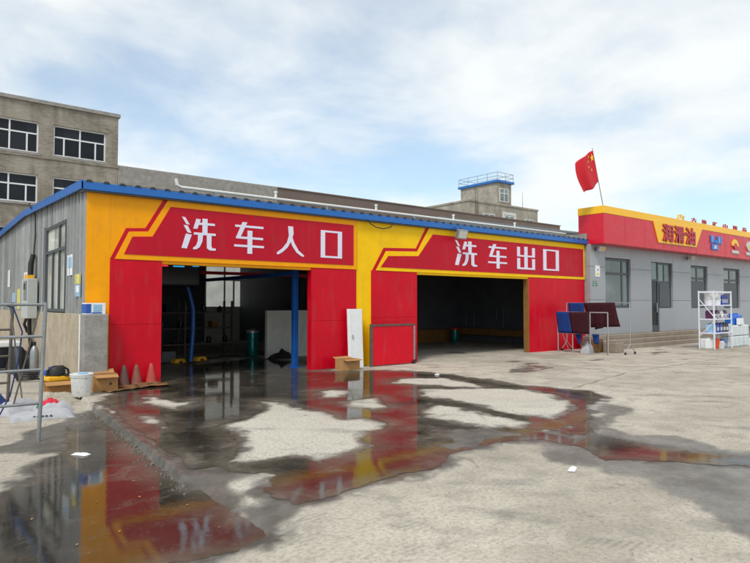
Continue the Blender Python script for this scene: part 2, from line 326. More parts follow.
DRY_ISLANDS = [[(-0.39,-1.27),(-0.12,-1.18),(-0.24,-2.58),(-0.53,-3.34),(-0.49,-1.87)],[(0.58,-1.9),(0.8,-1.92),(0.73,-2.44),(0.9,-2.78),(1.13,-2.69),(1.2,-3.02),(0.71,-3.46),(0.51,-3.47),(0.41,-3.18),(0.34,-2.6)],[(-0.05,-3.73),(0.13,-3.87),(0.09,-4.18),(-0.06,-4.74),(-0.14,-4.84),(-0.16,-4.47),(-0.21,-4.14)],[(-0.63,-6.01),(-0.5,-6.12),(-0.61,-6.56),(-0.69,-6.65),(-0.69,-6.34)],[(1.93,-3.5),(2.17,-3.86),(2.12,-4.46),(2.21,-4.88),(2.26,-5.46),(2.1,-5.74),(2.41,-5.89),(2.47,-6.32),(2.36,-6.5),(1.58,-6.97),(1.43,-7.32),(0.99,-7.45),(0.64,-7.55),(0.51,-7.65),(0.51,-7.29),(0.42,-7.17),(-0.05,-7.1),(-0.18,-7.0),(0.2,-6.4),(0.34,-6.13),(0.46,-5.72),(0.54,-5.18),(0.78,-4.97),(1.09,-4.83),(1.71,-4.13)],[(-0.43,-7.28),(-0.2,-7.51),(-0.05,-7.67),(-0.16,-7.75),(-0.18,-7.9),(-0.4,-8.03),(-0.42,-8.27),(-0.52,-8.32),(-0.73,-8.25),(-0.75,-7.89),(-0.74,-7.62),(-0.51,-7.43)],[(-0.73,-7.26),(-0.59,-7.15),(-0.54,-7.24),(-0.69,-7.41)],[(3.29,-3.1),(3.78,-3.09),(3.81,-3.52),(3.35,-4.1),(2.94,-3.92)],[(2.87,-4.42),(3.64,-4.48),(3.84,-4.45),(3.32,-5.42),(2.92,-5.44),(2.84,-4.91)],[(5.76,-2.72),(6.24,-2.87),(6.79,-3.22),(6.51,-4.28),(6.45,-4.72),(6.1,-4.81),(5.67,-4.1),(5.44,-3.73),(5.19,-3.23)],[(5.05,-4.16),(6.27,-4.95),(6.7,-5.47),(6.48,-6.29),(6.09,-6.85),(5.54,-7.3),(4.85,-7.63),(4.45,-7.71),(4.37,-7.25),(4.46,-6.32),(4.48,-5.57),(4.43,-4.91)],[(3.5,-5.91),(4.11,-5.67),(4.24,-6.15),(4.03,-6.98),(4.01,-7.63),(3.61,-7.83),(3.24,-7.54),(3.14,-6.94),(3.14,-6.37)]]
FILM = [(2.74,-6.71),(2.97,-7.15),(3.54,-7.94),(4.19,-8.13),(3.62,-8.46),(3.3,-8.2),(2.79,-8.07),(1.96,-8.05),(2.04,-7.81),(2.22,-7.27)]
DAMP = [[(-2.25,-4.64),(-1.94,-4.46),(-1.39,-3.35),(-0.77,-2.8),(-0.31,-2.27),(-0.67,-7.1),(-1.4,-4.96),(-1.6,-4.92),(-1.74,-4.5)],[(7.1,-6.79),(6.55,-7.22),(6.13,-8.01),(5.13,-8.25),(4.67,-8.51),(4.6,-8.78),(4.65,-9.28),(4.63,-9.61),(4.39,-10.22),(4.35,-10.95),(1.28,-11.89),(1.71,-11.18),(1.84,-11.0),(2.14,-10.57),(2.4,-10.07),(2.61,-9.47),(2.51,-9.1),(2.93,-8.52),(3.54,-8.61),(4.21,-8.39)]]
# [(0.45, 2.58), (0.75, 3.22), (1.14, 3.25), (1.52, 3.87)][(0.71, 2.67), (0.86, 3.04), (1.28, 3.07), (1.63, 3.74), (6.54, 3.72), (6.54, 2.66)]
# [(7.22, 2.63), (7.61, 3.17), (8.84, 3.24), (9.36, 3.8)][(7.47, 2.65), (7.75, 2.96), (8.88, 3.02), (9.43, 3.69), (17.27, 3.7), (17.25, 2.66)]
# ------------------------------------------------------------------ ground: fields that say where water stands and where concrete is damp
def sdf(poly, X, Y):
    """signed distance to a polygon in metres, positive inside"""
    d = np.full(X.shape, 1e9); inside = np.zeros(X.shape, bool); n = len(poly)
    for i in range(n):
        ax, ay = poly[i]; bx, by = poly[(i+1) % n]; ex, ey = bx-ax, by-ay
        t = np.clip(((X-ax)*ex + (Y-ay)*ey) / (ex*ex+ey*ey+1e-12), 0, 1)
        d = np.minimum(d, np.hypot(X-ax-t*ex, Y-ay-t*ey))
        c = ((ay > Y) != (by > Y)) & (X < (bx-ax)*(Y-ay)/((by-ay)+1e-12) + ax); inside ^= c
    return np.where(inside, d, -d)
_rng = np.random.RandomState(11); _tab = _rng.rand(256, 256)
def vnoise(X, Y):
    xi = np.floor(X).astype(int); yi = np.floor(Y).astype(int); fx = X-xi; fy = Y-yi; fx = fx*fx*(3-2*fx); fy = fy*fy*(3-2*fy)
    g = lambda a, b: _tab[a % 256, b % 256]
    return (g(xi, yi)*(1-fx)+g(xi+1, yi)*fx)*(1-fy) + (g(xi, yi+1)*(1-fx)+g(xi+1, yi+1)*fx)*fy - 0.5
def fbm(X, Y, f, o=4):
    s = 0; a = 1.0
    for k in range(o):
        s = s + a*vnoise(X*f*2**k + 17.3*k, Y*f*2**k - 9.1*k); a *= 0.55
    return s
def sst(x, a, b):
    t = np.clip((x-a)/(b-a), 0, 1); return t*t*(3-2*t)
def kerb_x(Y):
    return -0.30 + 0.073*(np.clip(Y, -7.6, 0.0)+1.04)
def edge_noise(X, Y):
    return 0.15*fbm(X, Y, 2.0, 4) + 0.05*fbm(X+40, Y*1.6, 11.0, 3)
def f_apron(X, Y, raw=False):
    isl = np.full(X.shape, -1e9)
    for p in DRY_ISLANDS: isl = np.maximum(isl, sdf(p, X, Y))
    a = np.minimum(sdf(PUDDLE_APRON, X, Y), -isl + 0.015); a = np.minimum(a, -sdf(FILM, X, Y) + 0.08 + 0.5*fbm(X*0.7, Y*0.7+5, 3.0, 4))
    a = np.minimum(a + edge_noise(X, Y), X - kerb_x(Y) - 0.10)
    if raw: return a
    return np.where(Y < -7.0, np.minimum(a, -sdf(PUDDLE_LOW, X, Y) - 0.30 + 0.5*edge_noise(X+2, Y)), a)
def f_yard(X, Y): return sdf(PUDDLE_YARD, X, Y) + 0.9*edge_noise(X, Y)
def f_low(X, Y):
    a = sdf(PUDDLE_LOW, X, Y) + 1.1*edge_noise(X+9, Y)
    return np.where(Y > -7.2, np.minimum(a, kerb_x(Y) - X - 0.035), a)

def ground_sheet():
    xs = np.concatenate([[-600, -300, -150, -80, -40, -20, -12, -8], np.arange(-5, -0.3, 0.07), np.arange(-0.3, -0.14, 0.02), np.arange(-0.14, 0.14, 0.011), np.arange(0.14, 0.3, 0.02), np.arange(0.3, 9, 0.06),
                         np.arange(9, 27, 0.16), [28, 30, 34, 42, 60, 90, 150, 300, 600]])
    ys = np.concatenate([[-600, -300, -150, -80, -40, -25, -18], np.arange(-14, -0.5, 0.06), np.arange(-0.5, 7, 0.15), [8, 10, 13, 20, 30, 45, 70, 120, 250, 600]])
    XX, Y = np.meshgrid(xs, ys); w = 1-sst(np.abs(XX), 1.2, 4.0); X = XX + kerb_x(Y)*w
    near = sst(-np.maximum(np.abs(X-8)-22, np.abs(Y+4)-14), 0, 2)
    jag = 0.05*fbm(X*0, Y, 2.2, 5) + 0.03*fbm(X, Y, 14.0, 2)
    left_low = 1 - sst(X-kerb_x(Y)+jag, -0.020, 0.014)
    low2 = sst(np.maximum(sdf(PUDDLE_LOW, X, Y), -1.0-X), -0.34, 0.1)
    t = sst(Y, -7.5, -7.1); low = left_low*t + low2*(1-t)
    fa = f_apron(X, Y); fy = f_yard(X, Y); fl = f_low(X, Y)
    Z = -0.07*low*sst(-np.abs(X), -60, -20) + near*(0.006*fbm(X, Y, 1.1, 3) + 0.003*fbm(X, Y, 6, 3))
    rim = np.exp(-((X-kerb_x(Y)-0.05)/0.05)**2)*t*sst(Y, -7.4, -6.6)*sst(-Y, 0.9, 1.4); Z = Z + rim*(0.003 + 0.016*fbm(X*2, Y, 9, 3))
    for f in (fa, fy, fl): Z = Z - 0.008*sst(f, -0.03, 0.12)*near - np.where(f > 0, np.maximum(Z + 0.07*low, -0.004), 0)*near*sst(f, 0, 0.05)
    wet = np.maximum.reduce([sst(f + 0.18*fbm(X+5, Y, 3.5, 4), -0.26, 0.05) for f in (fa, fy, fl, f_apron(X, Y, True))])
    for p, wk in zip(DAMP, (0.85, 0.74)): wet = np.maximum(wet, wk*sst(sdf(p, X, Y) + 0.35*fbm(X+3, Y, 1.8, 5), -0.10, 0.10))
    film = sdf(FILM, X, Y); wet = np.maximum(wet, sst(film + 0.3*fbm(X, Y+8, 2.4, 4), -0.1, 0.1))
    inside = sst(-np.maximum(np.abs(X-3.4)-2.6, np.abs(Y-2.2)-2.6) + 0.5*fbm(X, Y, 1.2, 4), -0.1, 0.4); wet = np.maximum(wet, 0.9*inside)
    spots = sst(fbm(X*1.0, Y*1.6, 0.9, 5), 0.36, 0.52)*sst(Y, -5.5, -4)*sst(X, 7.0, 9.0); wet = np.maximum(wet, 0.8*spots)
    kd = X-kerb_x(Y); kb = sst(kd+0.05*fbm(X, Y, 6, 3), -0.10, -0.02)*(1-sst(kd+0.06*fbm(X, Y+4, 7, 3), 0.08, 0.2))*sst(-Y, 2.2, 3.0)*sst(Y, -7.6, -7.2); wet = np.maximum(wet, 0.92*kb)
    silt = np.zeros(X.shape)
    for p in DRY_ISLANDS: silt = np.maximum(silt, sst(sdf(p, X, Y), -0.1, 0.25))
    sand = (1-sst(X-kerb_x(Y), -0.25, -0.02))*sst(Y, -7.4, -6.8)
    ny, nx = X.shape; idx = np.arange(ny*nx).reshape(ny, nx)
    q = np.stack([idx[:-1, :-1], idx[:-1, 1:], idx[1:, 1:], idx[1:, :-1]], -1).reshape(-1, 4)
    me = bpy.data.meshes.new('ground'); me.vertices.add(nx*ny); me.vertices.foreach_set('co', np.stack([X, Y, Z], -1).ravel())
    me.loops.add(q.size); me.loops.foreach_set('vertex_index', q.ravel()); me.polygons.add(len(q))
    me.polygons.foreach_set('loop_start', np.arange(0, q.size, 4)); me.update(calc_edges=True)
    for nm, arr in (('wet', wet), ('silt', silt), ('sand', sand)):
        a = me.attributes.new(nm, 'FLOAT', 'POINT'); a.data.foreach_set('value', arr.ravel().astype(np.float32))
    me.shade_smooth(); me.materials.append(MAT['concrete']); me.validate()
    o = bpy.data.objects.new('ground', me); COL.objects.link(o); return tag(o, kind='structure')
def concrete_material():
    t = NT('yard_concrete'); p = t.pos()
    at = lambda n: (lambda nd: (setattr(nd, 'attribute_name', n), nd.outputs['Fac'])[1])(t.node('ShaderNodeAttribute'))
    wet, silt, sand = at('wet'), at('silt'), at('sand')
    big = t.noise(p, 0.35, 7, 0.62, 0.6); mid = t.noise(p, 2.3, 7, 0.66, 0.3); fine = t.noise(p, 26, 5, 0.7); grit = t.noise(p, 48, 4, 0.75)
    dry = t.mix(t.ramp(big, 0.32, 0.68), (0.355, 0.315, 0.255, 1), (0.55, 0.497, 0.412, 1))
    dry = t.mix(t.ramp(mid, 0.46, 0.68, 0.0, 0.65), dry, (0.27, 0.25, 0.21, 1))
    dry = t.mix(t.ramp(mid, 0.30, 0.48, 0.30, 0.0), dry, (0.61, 0.57, 0.49, 1))
    dry = t.mix(t.math('MULTIPLY', silt, 0.6), dry, (0.58, 0.545, 0.47, 1))
    dry = t.mix(t.math('MULTIPLY', sand, t.ramp(mid, 0.3, 0.7, 0.35, 0.8)), dry, (0.47, 0.42, 0.345, 1))
    dry = t.mix(t.ramp(fine, 0.42, 0.66, 0.0, 0.55), dry, (0.22, 0.205, 0.175, 1))
    dry = t.mix(t.ramp(grit, 0.52, 0.70, 0.0, 0.38), dry, (0.19, 0.175, 0.15, 1))
    # hairline cracks
    wob = t.node('ShaderNodeTexNoise'); t.l.new(p, wob.inputs['Vector']); wob.inputs['Scale'].default_value = 1.3; wob.inputs['Detail'].default_value = 6
    wv = t.node('ShaderNodeVectorMath', operation='MULTIPLY_ADD'); t.l.new(wob.outputs['Color'], wv.inputs[0]); wv.inputs[1].default_value = (0.9, 0.9, 0.0); t.l.new(p, wv.inputs[2])
    vor = t.node('ShaderNodeTexVoronoi', feature='DISTANCE_TO_EDGE'); t.l.new(wv.outputs[0], vor.inputs['Vector']); vor.inputs['Scale'].default_value = 0.30
    crack = t.math('MULTIPLY', t.ramp(vor.outputs['Distance'], 0.0008, 0.003, 1.0, 0.0), t.ramp(t.noise(p, 0.5, 2), 0.42, 0.56))
    dry = t.mix(t.math('MULTIPLY', crack, 0.30), dry, (0.10, 0.095, 0.085, 1))
    # rubber scuffs left by turning cars
    sc = t.scale(p, (0.5, 0.5, 1.0)); wav = t.node('ShaderNodeTexWave', wave_type='BANDS', bands_direction='DIAGONAL'); t.l.new(sc, wav.inputs['Vector'])
    wav.inputs['Scale'].default_value = 1.2; wav.inputs['Distortion'].default_value = 5.0; wav.inputs['Detail'].default_value = 3; wav.inputs['Detail Scale'].default_value = 0.6
    scuff = t.math('MULTIPLY', t.ramp(wav.outputs['Fac'], 0.62, 0.95, 0.0, 0.42), t.ramp(t.noise(p, 0.8, 4), 0.48, 0.66))
    dry = t.mix(scuff, dry, (0.13, 0.125, 0.115, 1))
    for s0, k0 in ((-5.62, 1.0), (-6.05, 0.7)):
        sx = t.node('ShaderNodeSeparateXYZ'); t.l.new(wv.outputs[0] if False else p, sx.inputs[0])
        s_ = t.math('ADD', t.math('MULTIPLY', sx.outputs['X'], 0.80), t.math('MULTIPLY', sx.outputs['Y'], 0.60)); al = t.math('SUBTRACT', t.math('MULTIPLY', sx.outputs['Y'], 0.80), t.math('MULTIPLY', sx.outputs['X'], 0.60))
        band = t.ramp(t.math('ABSOLUTE', t.math('SUBTRACT', s_, s0)), 0.07, 0.12, 1.0, 0.0)
        tread = t.ramp(t.math('SINE', t.math('ADD', t.math('MULTIPLY', al, 95.0), t.math('MULTIPLY', s_, 60.0))), -0.2, 0.6, 0.25, 1.0)
        dry = t.mix(t.math('MULTIPLY', t.math('MULTIPLY', band, tread), t.ramp(t.noise(p, 1.6, 5, 0.6), 0.42, 0.65, 0.0, 0.42*k0)), dry, (0.14, 0.13, 0.115, 1))
    oil = t.ramp(t.noise(p, 1.05, 9, 0.72, 1.0), 0.585, 0.66, 0.0, 0.55); dry = t.mix(oil, dry, (0.15, 0.14, 0.12, 1))
    brk = t.math('ADD', wet, t.math('MULTIPLY', t.math('SUBTRACT', t.noise(p, 7, 8, 0.7), 0.5), 0.8))
    wm = t.math('MULTIPLY', t.ramp(brk, 0.15, 0.85), t.ramp(wet, 0.0, 0.25))
    mud = t.mix(t.ramp(t.noise(p, 1.7, 7, 0.65), 0.35, 0.65), (0.115, 0.104, 0.086, 1), (0.235, 0.222, 0.196, 1))
    mud = t.mix(t.ramp(fine, 0.4, 0.75, 0.0, 0.4), mud, (0.06, 0.052, 0.045, 1))
    mud = t.mix(t.ramp(wet, 0.62, 0.95, 0.0, 0.85), mud, t.mix(t.ramp(t.noise(p, 3.1, 7, 0.65), 0.35, 0.65), (0.055, 0.048, 0.039, 1), (0.125, 0.112, 0.094, 1)))
    col = t.mix(wm, dry, mud)
    rough = t.math('ADD', t.math('MULTIPLY', t.math('SUBTRACT', 1.0, wm), 0.62), t.ramp(mid, 0.3, 0.7, 0.30, 0.50))
    h = t.math('ADD', t.math('MULTIPLY', mid, 1.2), t.math('ADD', t.math('MULTIPLY', fine, 0.35), t.math('MULTIPLY', grit, 0.14)))
    h = t.math('SUBTRACT', h, t.math('MULTIPLY', crack, 0.4))
    nd = t.node('ShaderNodeBump'); t.l.new(h, nd.inputs['Height']); nd.inputs['Distance'].default_value = 0.012
    t.l.new(t.ramp(wm, 0.0, 1.0, 0.34, 0.08), nd.inputs['Strength'])
    t.bsdf(col, rough, 0.0, nd.outputs[0], t.ramp(wm, 0, 1, 0.2, 0.32)); return t.m
MAT['concrete'] = concrete_material()
def water_material():
    t = NT('puddle_water'); p = t.pos()
    rip = t.math('ADD', t.noise(t.scale(p, (1.0, 0.6, 1)), 5.0, 3, 0.5), t.math('MULTIPLY', t.noise(p, 30, 5, 0.7), 0.16))
    nrm = t.bump(rip, 0.045, 0.02)
    tr = t.node('ShaderNodeBsdfTransparent'); tr.inputs[0].default_value = (0.90, 0.87, 0.82, 1)
    gl = t.node('ShaderNodeBsdfGlossy'); t.l.new(t.ramp(t.noise(p, 1.4, 5), 0.35, 0.7, 0.008, 0.035), gl.inputs['Roughness']); t.l.new(nrm, gl.inputs['Normal'])
    gl.inputs['Color'].default_value = (0.96, 0.96, 0.96, 1)
    fr = t.node('ShaderNodeFresnel'); fr.inputs['IOR'].default_value = WATER_IOR; t.l.new(nrm, fr.inputs['Normal'])
    dep = t.node('ShaderNodeAttribute'); dep.attribute_name = 'depth'
    shallow = t.ramp(t.math('ADD', dep.outputs['Fac'], t.math('MULTIPLY', t.math('SUBTRACT', t.noise(p, 4.0, 8, 0.7), 0.5), 0.35)), 0.0, 0.50, 0.58, 0.11)
    blot = t.math('ADD', t.ramp(t.noise(p, 2.2, 9, 0.75, 0.6), 0.52, 0.66, 0.0, 0.34), t.ramp(t.noise(p, 15, 8, 0.78, 0.4), 0.55, 0.66, 0.0, 0.34))
    scum = t.math('ADD', shallow, blot, True)
    mx = t.node('ShaderNodeMixShader'); t.l.new(fr.outputs[0], mx.inputs[0]); t.l.new(tr.outputs[0], mx.inputs[1]); t.l.new(gl.outputs[0], mx.inputs[2])
    df = t.node('ShaderNodeBsdfDiffuse'); t.l.new(t.mix(t.ramp(t.noise(p, 1.6, 6, 0.6), 0.35, 0.65), (0.105, 0.088, 0.068, 1), (0.18, 0.155, 0.124, 1)), df.inputs[0])
    m2 = t.node('ShaderNodeMixShader'); t.l.new(scum, m2.inputs[0]); t.l.new(mx.outputs[0], m2.inputs[1]); t.l.new(df.outputs[0], m2.inputs[2])
    tr2 = t.node('ShaderNodeBsdfTransparent'); m3 = t.node('ShaderNodeMixShader')
    t.l.new(t.ramp(t.math('ADD', dep.outputs['Fac'], t.math('MULTIPLY', t.math('SUBTRACT', t.noise(p, 11, 7, 0.75), 0.5), 0.16)), 0.0, 0.055), m3.inputs[0])
    t.l.new(tr2.outputs[0], m3.inputs[1]); t.l.new(m2.outputs[0], m3.inputs[2])
    t.l.new(m3.outputs[0], t.out.inputs['Surface']); return t.m
WATER_IOR = 1.95
MAT['water'] = water_material()
def puddle(field, box, z, label, cell):
    x0, y0, x1, y1 = box; nx = int((x1-x0)/cell)+1; ny = int((y1-y0)/cell)+1
    gx = x0+np.arange(nx)*cell; gy = y0+np.arange(ny)*cell; X, Y = np.meshgrid(gx, gy); F = field(X, Y)
    pos = F > 0; cnt = pos[:-1, :-1].astype(int)+pos[:-1, 1:]+pos[1:, 1:]+pos[1:, :-1]
    vs = []; fs = []; vid = {}; dp = []
    def vert(i, j):
        k = (i, j)
        if k not in vid: vid[k] = len(vs); vs.append((gx[j], gy[i], z)); dp.append(F[i, j])
        return vid[k]
    def cut(a, b):
        k = (a, b) if a < b else (b, a)
        if k not in vid:
            (i0, j0), (i1, j1) = k; f0, f1 = F[i0, j0], F[i1, j1]; t = f0/(f0-f1)
            vid[k] = len(vs); vs.append((gx[j0]+(gx[j1]-gx[j0])*t, gy[i0]+(gy[i1]-gy[i0])*t, z)); dp.append(0.0)
        return vid[k]
    for i, j in zip(*np.nonzero(cnt)):
        c = [(i, j), (i, j+1), (i+1, j+1), (i+1, j)]
        if cnt[i, j] == 4: fs.append(tuple(vert(*k) for k in c)); continue
        out = []
        for m in range(4):
            a, b = c[m], c[(m+1) % 4]
            if F[a] > 0: out.append(vert(*a))
            if (F[a] > 0) != (F[b] > 0): out.append(cut(a, b))
        if len(out) > 2: fs.append(tuple(out))
    me = bpy.data.meshes.new('puddle'); me.from_pydata(vs, [], fs); me.materials.append(MAT['water']); me.shade_smooth()
    me.attributes.new('depth', 'FLOAT', 'POINT').data.foreach_set('value', np.array(dp, np.float32))
    o = bpy.data.objects.new('puddle', me); COL.objects.link(o); return tag(o, label=label, kind='structure')
ground = ground_sheet()
puddle(f_low, (-3.4, -10.2, 0.1, -2.0), -0.0705, 'wide murky puddle on the sunken ground by the scaffold', 0.026)
puddle(f_apron, (-0.9, -9.2, 7.9, 4.6), 0.0, 'puddle on the raised apron in front of the two car wash bays', 0.03)
puddle(f_yard, (2.4, -11.2, 4.8, -8.1), 0.001, 'narrow channel of standing water crossing the yard', 0.026)
# loose broken concrete along the kerb
rb = M(); rr = random.Random(5)
for k in range(260):
    y_ = -2.6 - 4.9*rr.random(); x_ = float(kerb_x(np.array([y_]))[0]) - 0.02 - abs(rr.gauss(0, 0.07)); s = rr.uniform(0.003, 0.013)*(1 if rr.random() < 0.9 else 1.8)
    a = rr.uniform(0, 6.28); ca, sa = math.cos(a), math.sin(a)
    cor = [(-1, -.8), (1, -1), (.8, 1), (-.9, .7)]; vs = []
    for zz_ in (-0.078, -0.07 + s*rr.uniform(0.5, 1.1)):
        for cx_, cy_ in cor:
            q = rr.uniform(0.6, 1.0); vs.append((x_+s*q*(cx_*ca-cy_*sa), y_+s*q*(cx_*sa+cy_*ca), zz_))
    rb.add(vs, [(0,3,2,1),(4,5,6,7),(0,1,5,4),(1,2,6,5),(2,3,7,6),(3,0,4,7)])
tag(rb.build('rubble', surf('rubble', (0.17, 0.155, 0.13, 1), 0.8, var=0.4, scale=9, dirt=0.5), None), 'crumbled concrete bits along the broken kerb', None, None, 'stuff')
gv = M()
for k in range(2600):
    q_ = rr.random()
    if q_ < 0.55: x_, y_ = rr.uniform(-1.6, 6.0), rr.uniform(-11.8, -6.5)
    elif q_ < 0.8: x_, y_ = rr.uniform(-2.6, -0.5), rr.uniform(-6.0, 2.0)
    else: x_, y_ = rr.uniform(0.5, 14.0), rr.uniform(-8.0, -0.6)
    ax_, ay_ = np.array([x_]), np.array([y_])
    if max(f_low(ax_, ay_)[0], f_apron(ax_, ay_)[0], f_yard(ax_, ay_)[0]) > -0.05 or (x_ < 0.3 and y_ < -7.0): continue
    z_ = -0.07 if x_ < kerb_x(ay_)[0] else 0.0
    s = rr.uniform(0.0025, 0.007)*(1 if rr.random() < 0.93 else 2.0); a = rr.uniform(0, 6.28); ca, sa = math.cos(a)*s, math.sin(a)*s
    gv.add([(x_+ca, y_+sa, z_-.006), (x_-sa, y_+ca, z_-.006), (x_-ca, y_-sa, z_-.006), (x_+sa, y_-ca, z_-.006), (x_+0.3*ca, y_+0.3*sa, z_+s*0.9+.004)], [(0, 1, 4), (1, 2, 4), (2, 3, 4), (3, 0, 4)])
tag(gv.build('gravel', surf('grit', (0.25, 0.235, 0.205, 1), 0.9, var=0.5, scale=11), None), 'fine grit and pebbles strewn over the dry concrete', None, None, 'stuff')
fl_ = M()
for k in range(34):
    if k < 20: x_, y_, z_ = rr.uniform(-2.1, -0.9), rr.uniform(-8.6, -3.4), -0.066
    else: x_, y_, z_ = rr.uniform(0.2, 5.5), rr.uniform(-8.2, -2.0), 0.006
    s = rr.uniform(0.008, 0.02); a = rr.uniform(0, 6.28); c_, d_ = math.cos(a)*s, math.sin(a)*s
    fl_.add([(x_-c_, y_-d_, z_), (x_+d_*0.5, y_-c_*0.5, z_+0.004), (x_+c_, y_+d_, z_+0.002), (x_-d_*0.5, y_+c_*0.5, z_+0.005)], [(0, 1, 2, 3)])
tag(fl_.build('leaf_litter', surf('leaf_litter', srgb(190, 130, 60), 0.7, var=0.4, scale=4), None), 'tiny dry leaf flecks scattered over the wet ground', None, None, 'stuff')
# expansion joints of the yard slabs
jm = surf('joint_tar', (0.11, 0.105, 0.095, 1), 0.9, var=0.3, scale=6)
def joint(pts, w=0.013):
    m = M(); P = []
    for (ax, ay), (bx, by) in zip(pts, pts[1:]):
        n = max(2, int(math.hypot(bx-ax, by-ay)/0.25))
        for k in range(n): t = k/n; P.append((ax+(bx-ax)*t + random.uniform(-.02, .02), ay+(by-ay)*t + random.uniform(-.02, .02)))
    P.append(pts[-1]); vs = []
    for i, (x, y) in enumerate(P):
        a = P[max(i-1, 0)]; b = P[min(i+1, len(P)-1)]; d = Vector((b[0]-a[0], b[1]-a[1])).normalized(); h = w*random.uniform(0.3, 0.7)
        vs += [(x-d.y*h, y+d.x*h, 0.008), (x+d.y*h, y-d.x*h, 0.008)]
    m.add(vs, [(2*i, 2*i+1, 2*i+3, 2*i+2) for i in range(len(P)-1)])
    m.build('slab_joint', jm, ground)
joint([(7.4, -6.0), (11.0, -5.2), (16.0, -5.05), (26.0, -5.0)]); joint([(10.9, -1.0), (10.85, -5.15)]); joint([(16.1, -3.0), (16.0, -5.0), (15.9, -9.5)])
# ------------------------------------------------------------------ car wash building
G = {  # stroke polygons of the sign characters in a unit square
 'wash': [[(0,1),(.10,.985),(.23,.77),(.13,.78)], [(.05,.75),(.17,.74),(.28,.52),(.17,.53)], [(.12,.49),(.29,.47),(.15,.04),(0,.05)],
          [(.42,.97),(.55,.96),(.45,.66),(.33,.66)], [(.60,.99),(.75,.99),(.75,.52),(.60,.52)], [(.47,.86),(.97,.86),(.97,.79),(.47,.79)],
          [(.35,.55),(1,.55),(1,.48),(.35,.48)], [(.47,.50),(.62,.50),(.60,.28),(.52,.10),(.42,.03),(.33,.03),(.33,.07),(.42,.15),(.47,.30)],
          [(.73,.50),(.87,.50),(.87,.16),(.90,.09),(1,.09),(1,.02),(.82,.02),(.74,.08)]],
 'car': [[(.03,.90),(.98,.90),(.98,.83),(.03,.83)], [(.27,1),(.43,1),(.20,.50),(.06,.50)], [(.06,.535),(.97,.535),(.97,.465),(.06,.465)],
         [(.44,.74),(.60,.74),(.60,0),(.44,0)], [(0,.275),(1,.275),(1,.205),(0,.205)]],
 'enter': [[(.40,1),(.58,1),(.60,.75),(.51,.50),(.38,.28),(.20,.12),(.04,.03),(0,.06),(.0,.10),(.20,.25),(.36,.45),(.43,.68)],
           [(.55,.66),(.63,.45),(.79,.20),(1,.04),(.97,0),(.88,.02),(.70,.14),(.55,.35),(.49,.52)]],
 'mouth': [[(0,1),(.20,1),(.20,0),(0,0)], [(.80,1),(1,1),(1,0),(.80,0)], [(.15,1),(.85,1),(.85,.93),(.15,.93)], [(.15,.07),(.85,.07),(.85,0),(.15,0)]],
 'exit': [[(.40,1),(.58,1),(.58,.03),(.40,.03)], [(0,.97),(.16,.97),(.16,.55),(0,.55)], [(.84,.97),(1,.97),(1,.55),(.84,.55)], [(.02,.62),(.98,.62),(.98,.55),(.02,.55)],
          [(0,.48),(.16,.48),(.16,0),(0,0)], [(.84,.48),(1,.48),(1,0),(.84,0)], [(.02,.075),(.98,.075),(.98,0),(.02,0)]]}
def glyph(key, x0, z0, x1, z1, y, parent, mat):
    m = M()
    for i, st in enumerate(G[key]):
        m.prism([(x0+u*(x1-x0), z0+v*(z1-z0)) for u, v in st], y-0.006-0.0006*i, y+0.001)
    return m.build('character', mat, parent)
cw = thing('car_wash_building', 'long red and yellow car wash hall with two dark open bays', 'building')
FT = 0.18                                          # facade thickness
# yellow frame behind the red sheets
M().box(0, 0, -0.1, 0.449, FT, 3.87).build('corner_post', MAT['orange_yellow'], cw)
M().box(0.451, 0.001, 2.50, 6.648, FT-.001, 3.87).build('lintel', MAT['orange_yellow'], cw)
M().box(6.65, 0, -0.1, 7.16, FT, 3.87).build('centre_post', MAT['bright_yellow'], cw)
M().box(7.162, 0.001, 2.50, 17.34, FT-.001, 3.87).build('lintel', MAT['bright_yellow'], cw)
def red_leaf(x0, x1, zs, edge):
    for a, b in zip(zs, zs[1:]):
        M().box(x0+.002, -0.022, a+.002, x1-.002, FT-.012, b-.002).build('panel', MAT['red_sheet'], cw, bevel=0.003)
red_leaf(0.45, 1.50, (-0.02, 1.23, 2.565), 1); red_leaf(5.24, 6.65, (-0.02, 1.23, 2.565), 0)
red_leaf(7.162, 8.83, (-0.02, 1.28, 2.565), 1); red_leaf(13.98, 15.66, (-0.02, 2.565), 0); red_leaf(15.66, 17.34, (-0.02, 2.565), 0)
M().box(13.945, -0.03, 0.0, 13.978, FT, 2.5).build('door_jamb', MAT['guard_ochre'], cw)
# sign boards
def sign_board(label, outline, border, field, ymat, chars):
    b = M().prism(border, -0.036, 0.0).build('sign_board', ymat, cw); tag(b, label)
    M().prism(outline, -0.016, 0.0).build('outline', MAT['sign_red'], b)
    xs = [field[-1][0]]; x = field[3][0] + 1.2
    M().prism(field, -0.046, -0.03).build('sign_field', MAT['sign_red'], b)
    for x in np.arange(field[3][0]+0.9, field[-1][0], 1.22): M().box(x, -0.0475, field[-1][1]+.01, x+.007, -0.0465, field[3][1]-.01).build('seam', MAT['letter_red'], b)
    for key, x0, z0, x1, z1 in chars: glyph(key, x0, z0, x1, z1, -0.046, b, MAT['letter_white'])
sign_board('entrance sign with four white characters', [(0.45,2.567),(.75,3.21),(1.14,3.24),(1.51,3.868),(1.75,3.868),(1.3,3.1),(.9,3.1),(.65,2.567)],
           [(.535,2.566),(.805,3.14),(1.195,3.17),(1.60,3.869),(6.647,3.869),(6.647,2.566)],
           [(.71,2.67),(.87,3.04),(1.28,3.07),(1.66,3.735),(6.54,3.735),(6.54,2.67)], MAT['orange_yellow'],
           [('wash',1.90,2.83,2.68,3.55),('car',3.13,2.82,3.89,3.55),('enter',4.24,2.82,5.01,3.55),('mouth',5.50,2.83,6.16,3.53)])
